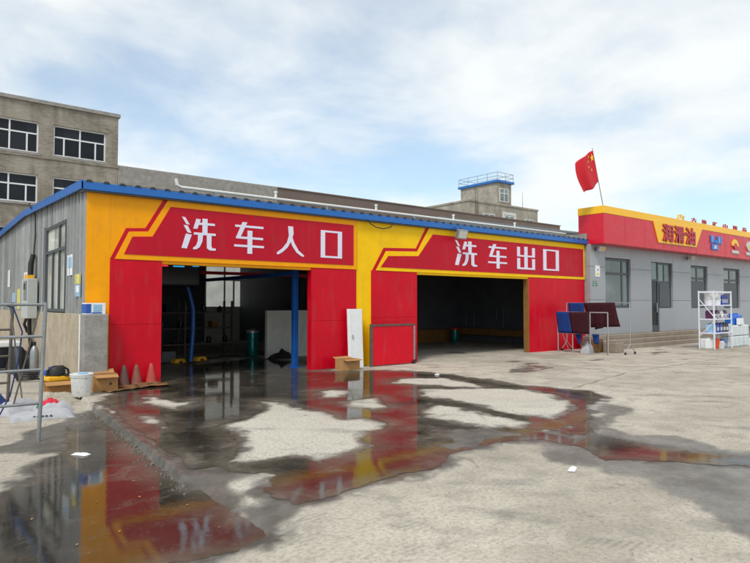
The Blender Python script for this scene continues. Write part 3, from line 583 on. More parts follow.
sign_board('exit sign with four white characters', [(7.20,2.567),(7.6,3.20),(8.80,3.25),(9.20,3.868),(9.4,3.868),(8.9,3.1),(7.8,3.1),(7.4,2.567)],
           [(7.31,2.566),(7.67,3.11),(8.84,3.16),(9.30,3.869),(17.335,3.869),(17.335,2.566)],
           [(7.47,2.66),(7.74,2.98),(8.87,3.03),(9.45,3.70),(17.24,3.70),(17.24,2.66)], MAT['bright_yellow'],
           [('wash',10.37,2.80,11.35,3.60),('car',11.88,2.80,12.81,3.58),('exit',13.34,2.82,14.30,3.59),('mouth',14.77,2.83,15.69,3.57)])
# side wall: plinth, ribbed metal sheets, window
def roof_z(y): return 4.02 + (0.20*y/6.6 if y < 6.6 else 0.20 - 0.20*(y-6.6)/6.6)
M().box(-0.06, 0.0, -0.12, 0.12, 13.0, 1.45).build('plinth', MAT['beige_plaster'], cw, bevel=0.01)
M().box(-0.10, -0.38, -0.12, 0.335, -0.03, 1.45).build('pillar', MAT['grey_cement'], cw, bevel=0.015)
M().box(-0.105, -0.06, 0.1, -0.062, 0.02, 1.44).build('render_patch', MAT['white_plaster'], cw, bevel=0.01)
WY0, WY1, WZ0, WZ1 = 1.74, 3.94, 1.47, 3.52
y = 0.02; W = 0.30
def wall_sheet(y0, y1, z0, ztop):
    m = M(); a, b = y0+.008, y1-.008
    prof = [(a, 0.0), (a+0.012, -0.035), (a+0.055, -0.035), (a+0.07, 0.0), ((a+b)/2-.015, 0.0), ((a+b)/2, -0.006), ((a+b)/2+.015, 0.0), (b, 0.0)]
    n = len(prof); vs = []
    for dx in (0, 0.05):
        for py, px in prof: vs.append((px if dx == 0 else 0.05, py, z0))
        for py, px in prof: vs.append((px if dx == 0 else 0.05, py, ztop(py)))
    fs = []
    for k in range(n-1): fs += [(k, k+1, n+k+1, n+k), (2*n+k, 3*n+k, 3*n+k+1, 2*n+k+1)]
    fs += [(0, n, 3*n, 2*n), (n-1, 3*n-1, 4*n-1, 2*n-1)]
    m.add(vs, fs).build('wall_sheet', MAT['grey_sheet'], cw)
M().box(0.052, 0.02, 1.46, 0.058, 1.70, 3.98).build('backing', MAT['black_rubber'], cw); M().box(0.052, 3.98, 1.46, 0.058, 12.9, 4.0).build('backing', MAT['black_rubber'], cw)
while y < 12.98:
    y2 = min(y+W, 13.0)
    for lim in (WY0, WY1):
        if y < lim-0.02 < y2: y2 = lim
    if WY0-0.01 < y and y2 < WY1+0.01: wall_sheet(y, y2, WZ1, roof_z)
    else: wall_sheet(y, y2, 1.45, roof_z)
    y = y2
def window(parent, off, plane, u0, u1, z0, z1, d, fmat, gmat, vbars, hbars, fw=0.06, depth=0.08, name='window', pane_d=0.02):
    """frame plus one pane per cell. plane 'x': u runs along X and d is Y; plane 'y': u runs along Y and d is X. vbars: list of (u, zlo, zhi)."""
    def bx(m, a, za, b, zb, d0, d1):
        return m.box(a, d0, za, b, d1, zb) if plane == 'x' else m.box(d0, a, za, d1, b, zb)
    m = M(off); s = 1 if depth > 0 else -1
    bx(m, u0, z0, u0+fw, z1, d, d+depth); bx(m, u1-fw, z0, u1, z1, d, d+depth)
    bx(m, u0+fw, z0, u1-fw, z0+fw, d+.001*s, d+depth-.001*s); bx(m, u0+fw, z1-fw, u1-fw, z1, d+.001*s, d+depth-.001*s)
    for za, a, b in hbars: bx(m, a if a is not None else u0+fw, za-fw/2, b if b is not None else u1-fw, za+fw/2, d+.002*s, d+depth-.002*s)
    for ua, a, b in vbars: bx(m, ua-fw/2, a if a is not None else z0+fw, ua+fw/2, b if b is not None else z1-fw, d+.003*s, d+depth-.003*s)
    f = m.build(name, fmat, parent)
    us = sorted({u0+fw/2, u1-fw/2} | {v[0] for v in vbars})
    hz = sorted({z0+fw/2, z1-fw/2} | {h[0] for h in hbars})
    for a, b in zip(us, us[1:]):
        for c, e in zip(hz, hz[1:]):
            g = M(off); bx(g, a, c, b, e, d+depth*0.5, d+depth*0.5+pane_d*s*0.5)
            g.build('pane', gmat, f)
    return f
window(cw, (0,0,0), 'y', WY0, WY1, WZ0, WZ1, -0.02, MAT['dark_frame'], MAT['sky_tint_glass'], [(2.45, None, None), (3.15, None, 2.9)], [(2.9, None, None)], 0.07, 0.09)
M().box(-0.03, WY1+.01, WZ0, 0.06, WY1+0.22, WZ1+.05).build('window_surround', MAT['dark_frame'], cw)
# blue eaves, roof
M().box(-0.14, -0.15, 3.90, 17.46, -0.118, 4.055).build('eave_trim', MAT['blue_trim'], cw, bevel=0.006)
M().box(-0.10, -0.116, 3.872, 17.42, 0.20, 3.90).build('soffit', MAT['dark_lining'], cw)
m = M()
for ya, yb in ((-0.15, 6.6), (6.6, 13.15)):
    za, zb = roof_z(max(ya, 0))+.03, roof_z(yb)+.03
    m.add([(-0.14,ya,za-.14),(-0.14,yb,zb-.14),(-0.14,yb,zb+.035),(-0.14,ya,za+.035),(-0.108,ya,za-.14),(-0.108,yb,zb-.14),(-0.108,yb,zb+.035),(-0.108,ya,za+.035)],
          [(0,1,2,3),(4,7,6,5),(0,3,7,4),(1,5,6,2),(3,2,6,7),(0,4,5,1)])
m.build('verge_trim', MAT['blue_trim'], cw)
m = M()
for ya, yb in ((-0.10, 6.6), (6.6, 13.1)):
    za, zb = roof_z(max(ya, 0))+.01, roof_z(yb)+.01
    m.add([(-0.1,ya,za),(17.42,ya,za),(17.42,yb,zb),(-0.1,yb,zb),(-0.1,ya,za+.03),(17.42,ya,za+.03),(17.42,yb,zb+.03),(-0.1,yb,zb+.03)],
          [(0,3,2,1),(4,5,6,7),(0,1,5,4),(1,2,6,5),(2,3,7,6),(3,0,4,7)])
roof = m.build('roof', MAT['roof_sheet'], cw)
m0 = M().prism([(-0.07, 0), (0.07, 0), (0.035, 0.042), (-0.035, 0.042)], -0.16, 6.6); rib0 = m0.build('rib', MAT['roof_sheet'], roof, loc=(0.0, 0, 4.055)); rib0.rotation_euler = (math.atan(0.2/6.6), 0, 0)
for k in range(1, 58):
    r = rib0.copy(); COL.objects.link(r); r.parent = roof; r.location = (0.02+0.305*k, 0, 4.055)
# rear and inner walls
M().box(0.12, 12.9, -0.1, 7.9, 13.0, 4.05).build('rear_wall', MAT['dark_lining'], cw); M().box(9.95, 12.9, -0.1, 17.34, 13.0, 4.05).build('rear_wall', MAT['dark_lining'], cw)
M().box(7.9, 12.9, -0.1, 9.95, 13.0, 1.46).build('rear_wall', MAT['white_plaster'], cw); M().box(7.9, 12.9, 3.6, 9.95, 13.0, 4.05).build('rear_wall', MAT['dark_lining'], cw)
window(cw, (0,0,0), 'x', 7.9, 9.95, 1.46, 3.6, 12.92, MAT['white_frame'], MAT['frosted_glass'], [(8.85, None, None), (9.3, None, 2.75)], [(2.75, None, None)], 0.07, 0.06)
M().box(17.24, FT, -0.1, 17.34, 12.9, 4.05).build('end_wall', MAT['dark_lining'], cw)
M().box(0.06, 0.2, 1.45, 0.1, 1.70, 4.0).build('lining_board', MAT['dark_lining'], cw); M().box(0.06, 3.98, 1.45, 0.1, 12.9, 4.05).build('lining_board', MAT['dark_lining'], cw)
M().box(9.6, 6.3, -0.1, 17.24, 6.4, 4.2).build('inner_wall', MAT['dark_lining'], cw); M().box(9.6, 6.4, -0.1, 9.7, 12.9, 4.15).build('inner_wall', MAT['dark_lining'], cw)
M().box(5.98, 3.62, -0.05, 9.6, 3.76, 1.45).build('low_wall', MAT['white_plaster'], cw, bevel=0.01)
M().box(9.75, 6.05, -0.05, 17.0, 6.28, 0.55).build('guard_rail', MAT['guard_ochre'], cw, bevel=0.02); M().box(17.02, 0.3, 0.30, 17.22, 6.28, 0.58).build('guard_rail', MAT['guard_ochre'], cw, bevel=0.02)
M().box(5.19, 0.72, -0.05, 5.32, 0.86, 3.95).build('steel_post', MAT['blue_paint'], cw, bevel=0.008)
M().box(5.12, 0.65, 0.0, 5.39, 0.93, 0.015).build('base_plate', MAT['blue_paint'], cw)
M().box(5.20, 0.87, 2.40, 5.30, 12.8, 2.50).build('steel_beam', MAT['blue_paint'], cw); M().box(0.2, 5.9, 2.62, 9.5, 6.0, 2.72).build('steel_beam', MAT['red_gate'], cw)
for y_, za, zb in ((5.87, 0.7, 1.16), (5.39, 0.62, 1.17), (4.1, 1.02, 1.48), (3.74, 0.65, 1.48)): M().rod((17.2, y_, za), (17.2, y_, zb), 0.013).build('wall_pipe', MAT['galvanised'], cw)
for x in (12.6, 13.2, 13.45, 14.05): M().rod((x, 6.0, 0.86), (x, 6.0, 0.98), 0.035).rod((x, 6.0, 0.5), (x, 6.0, 0.86), 0.012).build('valve', MAT['white_pvc'], cw)
M().box(9.5, 6.27, 2.1, 10.5, 6.299, 2.75).build('notice_panel', MAT['galvanised'], cw)

# things on and in the car wash
pp = thing('roof_pipe', 'long white pipe with short stubs running along the blue roof edge', 'pipe', (2.3, 1.2, 4.1))
M(pp.location).tube([(2.22, 1.2, 4.62), (2.25, 1.2, 4.48), (2.34, 1.2, 4.43), (6, 1.2, 4.43), (12, 1.2, 4.44), (18.9, 1.2, 4.45)], 0.038).build('pipe', MAT['white_pvc'], pp, smooth=True)
for x in (4.9, 8.3, 11.6, 14.8): M(pp.location).rod((x, 1.2, 4.43), (x, 1.2, 4.60), 0.035).rod((x, 1.2, 4.58), (x, 1.2, 4.63), 0.05).build('stub', MAT['white_pvc'], pp, smooth=True)
for x in (3.2, 6.5, 9.8, 13.1, 16.4): M(pp.location).box(x-.03, 1.15, 4.06, x+.03, 1.25, 4.40).build('bracket', MAT['galvanised'], pp)
fl = thing('floodlight', 'grey floodlight fixed under the blue eave above the exit sign', 'floodlight', (10.35, -0.2, 3.75))
M(fl.location).obox((10.36, -0.34, 3.74), (0.20, 0, 0), (0, 0.05, 0.02), (0, -0.05, 0.13)).build('housing', MAT['galvanised'], fl, bevel=0.012)
M(fl.location).obox((10.36, -0.395, 3.725), (0.17, 0, 0), (0, 0.004, 0.002), (0, -0.04, 0.10)).build('lens', MAT['lamp_glass'], fl)
M(fl.location).tube([(10.24, -0.10, 3.95), (10.24, -0.24, 3.95), (10.24, -0.30, 3.80)], 0.014).tube([(10.48, -0.10, 3.95), (10.48, -0.24, 3.95), (10.48, -0.30, 3.80)], 0.014).build('bracket', MAT['rusty_steel'], fl)
tag(M().tube([(6.9, -0.17, 3.90), (7.0, -0.18, 3.80), (7.2, -0.18, 3.72), (7.45, -0.18, 3.70), (7.7, -0.18, 3.76), (7.85, -0.17, 3.90)], 0.014).build('hanging_cable', MAT['black_rubber'], smooth=True), 'black cable sagging under the blue eave between the two signs', 'cable')
# gantry in the first bay
ga = thing('car_wash_gantry', 'dark washing gantry with blue arm and light strip in the entrance bay', 'washing machine', (3.0, 3.6, 0))
M(ga.location).box(1.6, 3.3, 2.12, 3.75, 4.3, 2.8).build('housing', MAT['bottle_black'], ga, bevel=0.08, seg=3)
M(ga.location).box(2.55, 3.27, 2.66, 2.8, 3.295, 2.70).build('light_strip', MAT['led_red'], ga); M(ga.location).box(2.95, 3.27, 2.655, 3.25, 3.295, 2.69).build('light_strip', MAT['led_cyan'], ga)
M(ga.location).box(3.48, 3.20, 2.68, 3.64, 3.28, 2.73).build('light_strip', MAT['led_cyan'], ga)
M(ga.location).tube([(3.42, 3.5, 2.15), (3.50, 3.5, 1.9), (3.60, 3.5, 1.5), (3.60, 3.5, 0.9), (3.54, 3.5, 0.05)], [0.05, .06, .065, .065, .06], 10).build('arm', MAT['blue_paint'], ga, smooth=True)
M(ga.location).lathe([(0.05, 0.1), (0.30, 0.12), (0.33, 0.5), (0.30, 1.2), (0.05, 1.25)], (2.45, 3.6, 0), 24).build('brush', MAT['brush_dark'], ga, smooth=True)
M(ga.location).lathe([(0.04, 0), (0.04, 2.15)], (2.45, 3.6, 0), 10).build('shaft', MAT['rusty_steel'], ga)
M(ga.location).box(1.7, 3.9, 0.0, 3.3, 4.2, 0.35).build('base', MAT['bottle_black'], ga, bevel=0.03)
for k, (u, y_) in enumerate(((3.35, 3.9), (4.1, 4.2))):
    ws = thing('wheel_stop', ['yellow wheel stop on the wet floor by the blue arm', 'yellow wheel stop on the wet floor away from the blue arm'][k], 'wheel stop', (u, y_, 0), 0.4, 'wheel stops in the entrance bay')
    M().prism([(-0.22, 0), (0.22, 0), (0.16, 0.11), (-0.16, 0.11)], -0.09, 0.09).build('block', MAT['tool_yellow'], ws, bevel=0.015); M().box(-0.05, -0.095, 0.0, 0.05, 0.095, 0.06).build('band', MAT['black_rubber'], ws)
def drum(name, label, loc, r, h, mat, capmat, cat):
    d = thing(name, label, cat, loc)
    M().lathe([(r*0.9, 0), (r, 0.03), (r, h*0.3), (r*1.04, h*0.31), (r*1.04, h*0.33), (r, h*0.34), (r, h*0.66), (r*1.04, h*0.67), (r*1.04, h*0.69), (r, h*0.70), (r, h-0.04), (r*0.92, h)], (0, 0, 0), 24).build('body', mat, d, smooth=True)
    M().lathe([(r*1.05, h-0.06), (r*1.06, h+0.01), (r*0.5, h+0.03), (r*0.3, h+0.06)], (0, 0, 0), 20).build('lid', capmat, d, smooth=True); return d
drum('steel_bin', 'shiny teal cylinder bin with steel rim standing inside the entrance bay', (6.0, 4.6, 0), 0.19, 0.80, MAT['teal_metal'], MAT['stand_steel'], 'bin')
drum('plastic_drum', 'small blue drum with red lid at the back of the exit bay', (15.9, 5.3, 0), 0.16, 0.60, MAT['teal_metal'], MAT['cap_red'], 'drum')
hose = [(3.9 + 0.13*k, 4.7 + 0.25*math.sin(k*0.8), 0.03) for k in range(22)]
tag(M().tube(hose, 0.022).build('hose', MAT['black_rubber'], smooth=True), 'dark hose lying on the wet floor before the white low wall', 'hose')
heap = thing('tarpaulin_heap', 'dark crumpled heap beside the teal bin against the white low wall', 'tarpaulin', (6.3, 3.3, 0))
m = M(); 
for i in range(9):
    for j in range(7):
        u, v = i/8-.5, j/6-.5; h_ = max(0.0, 0.42*(1-(2*u)**2)*(1-(2*v)**2)*(0.7+0.6*random.random())); m.v.append((u*0.9, v*0.4, h_*0.6))
m.f = [(i*7+j, (i+1)*7+j, (i+1)*7+j+1, i*7+j+1) for i in range(8) for j in range(6)]
m.build('cloth', MAT['black_rubber'], heap, smooth=True)

# dark equipment along the back of the entrance bay
er = thing('equipment_rack', 'dark steel rack of pipes and cans at the back of the entrance bay', 'rack', (4.0, 6.2, 0))
for x in (2.7, 4.3, 5.9):
    for y_ in (5.9, 6.5): M(er.location).box(x-.03, y_-.03, 0, x+.03, y_+.03, 1.75).build('post', MAT['rusty_steel'], er)
for z in (0.35, 0.85, 1.35): M(er.location).box(2.66, 5.86, z, 5.94, 6.54, z+.04).build('shelf', MAT['rusty_steel'], er)
for k in range(16):
    x = 2.9+0.19*k; z = (0.39, 0.89, 1.39)[k % 3]; h_ = random.uniform(0.2, 0.36)
    if k % 4 == 1: M(er.location).box(x-.11, 6.0, z, x+.11, 6.35, z+h_*0.7).build('crate', MAT[('bottle_black', 'wet_cardboard', 'brush_dark')[k % 3]], er, bevel=0.01)
    else: M(er.location).lathe([(0.075, 0), (0.08, 0.02), (0.08, h_*0.75), (0.03, h_*0.88), (0.03, h_)], (x, 6.1, z), 12).build('can', MAT[('bottle_black', 'rusty_steel', 'brush_dark', 'bottle_black')[k % 4]], er, smooth=True)
for k, (y_, z) in enumerate(((2.1, 3.0), (4.4, 3.1))):
    tag(M().tube([(0.4, y_, z), (2.5, y_, z-.1), (4.5, y_, z), (7.5, y_, z-.06), (9.4, y_, z)], 0.045).build('overhead_pipe', MAT['galvanised'], smooth=True), ['grey overhead pipe crossing the entrance bay near its opening', 'grey overhead pipe crossing deep inside the entrance bay'][k], 'pipe', 'overhead pipes')
for k, (x, y_) in enumerate(((1.25, 2.5), (1.4, 4.6))):
    hr = thing('hose_reel', ['hose reel on a post nearer the entrance opening', 'hose reel on a post deeper in the entrance bay'][k], 'hose reel', (x, y_, 0))
    M().box(-0.04, -0.04, 0, 0.04, 0.04, 1.35).build('post', MAT['rusty_steel'], hr); M().rod((0.05, 0, 1.15), (0.22, 0, 1.15), 0.24, n=24).build('hose', MAT['black_rubber'], hr, smooth=True); M().rod((0.225, 0, 1.15), (0.24, 0, 1.15), 0.28, n=24).build('flange', MAT['blue_paint'], hr)

# leaning door, gate leaf and boxes in front of the facade
dr = thing('leaning_door', 'narrow white door panel leaning on the centre post between the bays', 'door', (6.48, -0.2, 0))
M().obox((0, 0.0, 0.76), (0.235, 0, 0), (0, 0.02, 0), (0, 0.04, 0.76)).build('panel', MAT['plastic_white'], dr, bevel=0.006)
M().obox((-0.19, -0.026, 0.76), (0.035, 0, 0), (0, 0.005, 0), (0, 0.04, 0.755)).build('edge_strip', MAT['paper_white'], dr)
M().obox((-0.10, -0.03, 0.8), (0.012, 0, 0), (0, 0.018, 0), (0, 0, 0.05)).build('handle', MAT['stand_steel'], dr)
gt = thing('low_gate', 'low red steel gate with dark frame in front of the exit bay panel', 'gate', (6.86, -0.36, 0))
M(gt.location).box(6.93, -0.365, 0.03, 8.40, -0.335, 1.06).build('sheet', MAT['red_gate'], gt)
M(gt.location).box(6.86, -0.385, -0.02, 6.93, -0.315, 1.12).build('post', MAT['rusty_steel'], gt, bevel=0.006)
M(gt.location).box(6.93, -0.38, 1.06, 8.42, -0.32, 1.11).build('top_rail', MAT['rusty_steel'], gt)
M(gt.location).box(8.36, -0.40, 0.12, 8.41, -0.366, 1.05).build('edge_strip', MAT['galvanised'], gt)
M(gt.location).rod((8.36, -0.42, 0.05), (8.36, -0.30, 0.05), 0.05, n=14).build('wheel', MAT['black_rubber'], gt)
def carton(name, label, loc, rz, dx, dy, dz, mat, open_top=True, cat='box', group=None):
    b = thing(name, label, cat, loc, rz, group)
    t = 0.008; m = M()
    m.box(-dx/2, -dy/2, 0, dx/2, dy/2, t); m.box(-dx/2, -dy/2, t, -dx/2+t, dy/2, dz); m.box(dx/2-t, -dy/2, t, dx/2, dy/2, dz)
    m.box(-dx/2+t, -dy/2, t, dx/2-t, -dy/2+t, dz); m.box(-dx/2+t, dy/2-t, t, dx/2-t, dy/2, dz)
    m.build('body', mat, b)
    if open_top:
        for s in (-1, 1):
            a = random.uniform(0.4, 0.9); w = dy*0.45
            M().obox((0, s*(dy/2 + w/2*math.cos(a)), dz + (w/2)*math.sin(a)*(0.5 if s > 0 else -0.4)), (dx/2-.01, 0, 0), (0, w/2*math.cos(a), s*(w/2)*math.sin(a)*(0.5 if s > 0 else -0.4)), (0, 0, 0.004)).build('flap', mat, b)
    else:
        M().box(-dx/2+.002, -dy/2+.002, dz, dx/2-.002, -0.003, dz+.006).build('flap', mat, b); M().box(-dx/2+.002, 0.003, dz, dx/2-.002, dy/2-.002, dz+.006).build('flap', mat, b)
    return b
carton('cardboard_box', 'brown cardboard box with flaps below the leaning white door', (6.02, -0.50, 0.0), 0.05, 0.54, 0.32, 0.27, MAT['cardboard'])
def cone(label, loc, mat, h):
    c = thing('traffic_cone', label, 'traffic cone', loc, random.uniform(-.3, .3), 'cones along the red panel')
    M().box(-0.15, -0.15, 0, 0.15, 0.15, 0.025).build('base', mat, c, bevel=0.008)
    M().lathe([(0.115, 0.025), (0.105, 0.05), (0.085, h*0.4), (0.05, h*0.8), (0.03, h-0.01), (0.02, h)], (0, 0, 0), 20).build('body', mat, c, smooth=True)
cone('dirtiest dark brown traffic cone nearest the cardboard box', (0.70, -0.20, 0), MAT['cone_brown'], 0.42)
cone('dirty brown traffic cone in the middle of the three cones', (0.94, -0.20, 0), MAT['cone_dirty'], 0.42)
cone('cleanest orange traffic cone beside the entrance bay opening', (1.24, -0.19, 0), MAT['cone_orange'], 0.43)
for k, (x, y_, rz, dx, dy, lab) in enumerate([(0.50, -0.66, 0.35, 0.80, 0.46, 'wet flattened cardboard sheet lying nearest the white bucket'), (0.98, -0.52, -0.2, 0.95, 0.40, 'wet flattened cardboard sheet lying below the middle cone'), (1.10, -0.36, 0.1, 0.55, 0.22, 'wet flattened cardboard sheet lying below the orange cone')]):
    m = M(); n = 9
    for i in range(n):
        for j in range(5): m.v.append((dx*(i/(n-1)-.5), dy*(j/4-.5), 0.008+0.011*k+0.020*abs(math.sin(i*1.3+j*0.7+k))))
    m.f = [(i*5+j, (i+1)*5+j, (i+1)*5+j+1, i*5+j+1) for i in range(n-1) for j in range(4)]
    o = m.build('cardboard_sheet', MAT['wet_cardboard'], smooth=True); o.location = (x, y_, 0.004); o.rotation_euler = (0, 0, rz)
    s = o.modifiers.new('thick', 'SOLIDIFY'); s.thickness = 0.006
    tag(o, lab, 'cardboard', 'flattened cardboard by the cones')
bx = carton('cardboard_box', 'brown cardboard box with printed mark beside the white bucket', (0.22, -0.62, 0.0), -0.12, 0.42, 0.40, 0.32, MAT['cardboard'])
M().prism([(0.05, 0.13), (0.11, 0.13), (0.08, 0.19)], -0.203, -0.2005).build('printed_mark', MAT['bottle_black'], bx)
def bucket(name, label, loc, r0, r1, h, mat, lidmat, group=None, handle=True, cat='bucket', lid=True):
    b = thing(name, label, cat, loc, random.uniform(0, 3), group)
    pr = [(r0*0.96, 0), (r0, 0.01), (r1*0.985, h*0.86), (r1*1.06, h*0.865), (r1*1.06, h*0.90), (r1, h*0.905), (r1, h*0.99)]
    if not lid: pr += [(r1*0.95, h*0.99), (r0*0.93, 0.03)]
    M().lathe(pr, (0, 0, 0), 28).build('body', mat, b, smooth=True)
    if lid: M().lathe([(r1*1.07, h*0.95), (r1*1.08, h), (r1*1.0, h+0.004), (r1*0.96, h-0.006), (0.01, h-0.006)], (0, 0, 0), 28).build('lid', lidmat, b, smooth=True)
    if handle:
        M().tube([(r1*1.05*math.cos(a), r1*1.05*math.sin(a)*0.55-0.02 - r1*0.75*abs(math.sin(a)), h*0.88-0.10*math.sin(a)) for a in [math.pi*k/12 for k in range(13)]], 0.004, 6).build('handle', MAT['stand_steel'], b)
    return b
pb = bucket('paint_bucket', 'white paint bucket with grimy print at the corner of the raised apron', (-0.28, -1.05, 0.0), 0.155, 0.185, 0.40, MAT['dirty_white'], MAT['plastic_white'])
M().box(-0.10, -0.05, 0.40, 0.04, 0.06, 0.425).box(-0.02, -0.11, 0.40, 0.10, -0.03, 0.415).build('rag', MAT['paper_blue'], pb)
cb = thing('carton', 'blue and white carton resting on top of the cement pillar', 'carton', (0.12, -0.20, 1.45), 0.08)
M().box(-0.19, -0.13, 0.0, 0.17, 0.13, 0.22).build('body', MAT['paper_white'], cb, bevel=0.006); M().box(-0.193, -0.133, 0.02, -0.10, 0.133, 0.20).build('end_print', MAT['carton_blue'], cb)
M().box(-0.06, -0.134, 0.05, 0.10, -0.1305, 0.19).box(-0.04, -0.136, 0.07, 0.08, -0.1345, 0.165).build('print_panel', MAT['paper_blue'], cb)
M().box(-0.09, -0.1345, 0.015, 0.10, -0.1305, 0.04).build('print_panel', MAT['carton_blue'], cb)
# ------------------------------------------------------------------ along the side wall
eb = thing('control_box', 'grey metal control box with black cables on the side wall', 'control box', (-0.06, 5.1, 1.3))
M(eb.location).box(-0.30, 4.62, 1.28, -0.065, 5.5, 2.30).build('cabinet', MAT['box_grey'], eb, bevel=0.015)
M(eb.location).box(-0.312, 4.68, 1.75, -0.301, 5.1, 2.24).build('door_plate', MAT['galvanised'], eb); M(eb.location).box(-0.318, 4.85, 2.02, -0.313, 5.1, 2.18).build('screen', MAT['screen_black'], eb)
M(eb.location).box(-0.26, 4.9, 2.30, -0.10, 5.3, 2.40).build('cap', MAT['tool_yellow'], eb, bevel=0.01)
M(eb.location).tube([(-0.16, 5.1, 2.40), (-0.15, 5.12, 2.7), (-0.10, 5.12, 2.95)], [0.07, .07, .06], 10).build('boot', MAT['black_rubber'], eb, smooth=True)
M(eb.location).tube([(-0.09, 5.14, 2.9), (-0.05, 5.2, 3.5), (-0.05, 5.25, 4.0), (-0.16, 5.25, 4.2), (-0.20, 5.3, 4.3), (-0.16, 5.4, 4.33)], 0.018).build('cable', MAT['black_rubber'], eb, smooth=True)
M(eb.location).tube([(-0.18, 5.0, 1.28), (-0.17, 5.05, 1.0), (-0.12, 5.1, 0.6), (-0.14, 5.1, 0.0)], 0.05).tube([(-0.22, 5.2, 1.28), (-0.25, 5.3, 1.12), (-0.16, 5.35, 0.9)], 0.035).build('hose', MAT['black_rubber'], eb, smooth=True)
def poster(label, y0, y1, z0, z1, mat, mark=None):
    o = thing('notice_paper', label, 'notice', (-0.024, y0, z0), 0, 'papers stuck on the side wall')
    M(o.location).box(-0.030, y0, z0, -0.0245, y1, z1).build('sheet', mat, o)
    if mark: M(o.location).box(-0.033, y0+(y1-y0)*.15, z0+(z1-z0)*.35, -0.0305, y1-(y1-y0)*.15, z1-(z1-z0)*.12).build('print', mark, o)
poster('pale printed sheet beside the side window', 0.98, 1.48, 2.26, 2.70, MAT['paper_white'], MAT['paper_blue'])
poster('yellow notice above the light blue notice near the wall corner', 0.30, 0.78, 2.06, 2.26, MAT['paper_yellow'])
poster('light blue notice below the yellow one near the wall corner', 0.30, 0.78, 1.80, 2.05, MAT['paper_blue'], MAT['paper_white'])
poster('white and red notice directly left of the grey control box', 6.1, 7.0, 1.95, 2.55, MAT['paper_white'], MAT['paper_pink'])
poster('yellow warning sheet behind the grey control box', 5.6, 6.05, 1.55, 2.45, MAT['paper_yellow'])
poster('small white sheet high on the ribbed wall', 9.6, 10.1, 2.2, 2.75, MAT['paper_white'])
poster('yellow strip notice low on the far ribbed wall', 7.6, 8.1, 1.5, 2.1, MAT['paper_yellow'])
poster('grey faded notice at the far end of the ribbed wall', 8.5, 9.1, 1.5, 2.0, MAT['paper_blue'])
# scaffold
def scaffold(label, loc, rz, mat):
    s = thing('scaffold_frame', label, 'scaffold', loc, rz, 'scaffold frames by the side wall')
    Wd = 1.25
    for x in (0, -Wd): M().rod((x, 0, 0), (x + (0.05 if x == 0 else 0), 0, 1.75), 0.024, n=12).build('post', mat, s, smooth=True)
    for z in (1.72, 1.32, 0.90, 0.48): M().rod((-Wd, 0, z), (0.045*z/1.75, 0, z), 0.018, n=10).build('rung', mat, s, smooth=True)
    return s
sc1 = scaffold('grey tubular scaffold frame standing in the puddle, nearest the camera', (-1.50, -4.26, -0.078), 0, MAT['galvanised'])
sc2 = scaffold('brown tubular scaffold frame behind the white sacks', (-1.52, -1.75, -0.075), 0.0, MAT['rusty_steel'])
tag(M().rod((-1.62, -2.6, 1.62), (-1.15, -0.7, -0.06), 0.014).build('brace', MAT['galvanised']), 'thin pale diagonal scaffold tube leaning behind the near frame', 'pole')
tag(M().rod((-1.10, -1.9, 1.66), (-1.50, -2.0, -0.06), 0.013).build('brace', MAT['rusty_steel']), 'thin brown diagonal scaffold tube crossing the pale one', 'pole')
# sacks
def blob(name, mat, parent, dx, dy, dz, seed, off=(0, 0, 0), nx=22, ny=14, rough=0.35):
    rs = np.random.RandomState(seed); ox, oy = rs.rand(2)*50; m = M(); top = []; 
    for i in range(nx):
        for j in range(ny):
            u, v = 2*i/(nx-1)-1, 2*j/(ny-1)-1
            e = max(0.0, (1-abs(u)**3.2))*max(0.0, (1-abs(v)**2.6)); n = float(fbm(np.array([u*1.5+ox]), np.array([v*1.5+oy]), 1.0, 4)[0])
            m.v.append((off[0]+u*dx/2*(1+0.05*n), off[1]+v*dy/2*(1+0.12*n), off[2]+dz*(e**0.55)*(1+rough*n)+0.004))
    m.f = [(i*ny+j, (i+1)*ny+j, (i+1)*ny+j+1, i*ny+j+1) for i in range(nx-1) for j in range(ny-1)]
    k = len(m.v)
    for i in range(nx):
        for j in range(ny): x, y_, z = m.v[i*ny+j]; m.v.append((x, y_, off[2]+min(0.003, z-off[2])))
    m.f += [(k+i*ny+j, k+i*ny+j+1, k+(i+1)*ny+j+1, k+(i+1)*ny+j) for i in range(nx-1) for j in range(ny-1)]
    ring = [i*ny for i in range(nx)] + [(nx-1)*ny+j for j in range(1, ny)] + [i*ny+ny-1 for i in range(nx-2, -1, -1)] + [j for j in range(ny-2, 0, -1)]
    for a, b in zip(ring, ring[1:]+ring[:1]): m.f.append((a, b, k+b, k+a))
    return m.build(name, mat, parent, smooth=True)
sk = thing('woven_sack', 'full white woven sack lying flat with faint dark print', 'sack', (-1.16, -2.55, -0.072), -0.08, 'sacks under the scaffold')
body = blob('body', MAT['sack'], sk, 0.86, 0.44, 0.12, 3, rough=0.6)
[M().box(x, -0.203, 0.045, x+0.03, -0.19, 0.07).build('print', MAT['dark_frame'], body) for x in (-0.14, -0.09, -0.03, 0.02, 0.08)]
sk2 = thing('woven_sack', 'crumpled white sack with red print behind the flat one', 'sack', (-1.36, -1.75, -0.072), 0.5, 'sacks under the scaffold')
b2 = blob('body', MAT['sack'], sk2, 0.78, 0.6, 0.17, 8, rough=0.9); blob('red_print', MAT['sack_red'], b2, 0.50, 0.36, 0.19, 8, off=(0.02, 0.02, 0.0), nx=12, ny=10, rough=0.5)
sk3 = thing('woven_sack', 'limp red and white sack slumped at the end of the flat one', 'sack', (-0.93, -2.02, -0.072), 0.2, 'sacks under the scaffold')
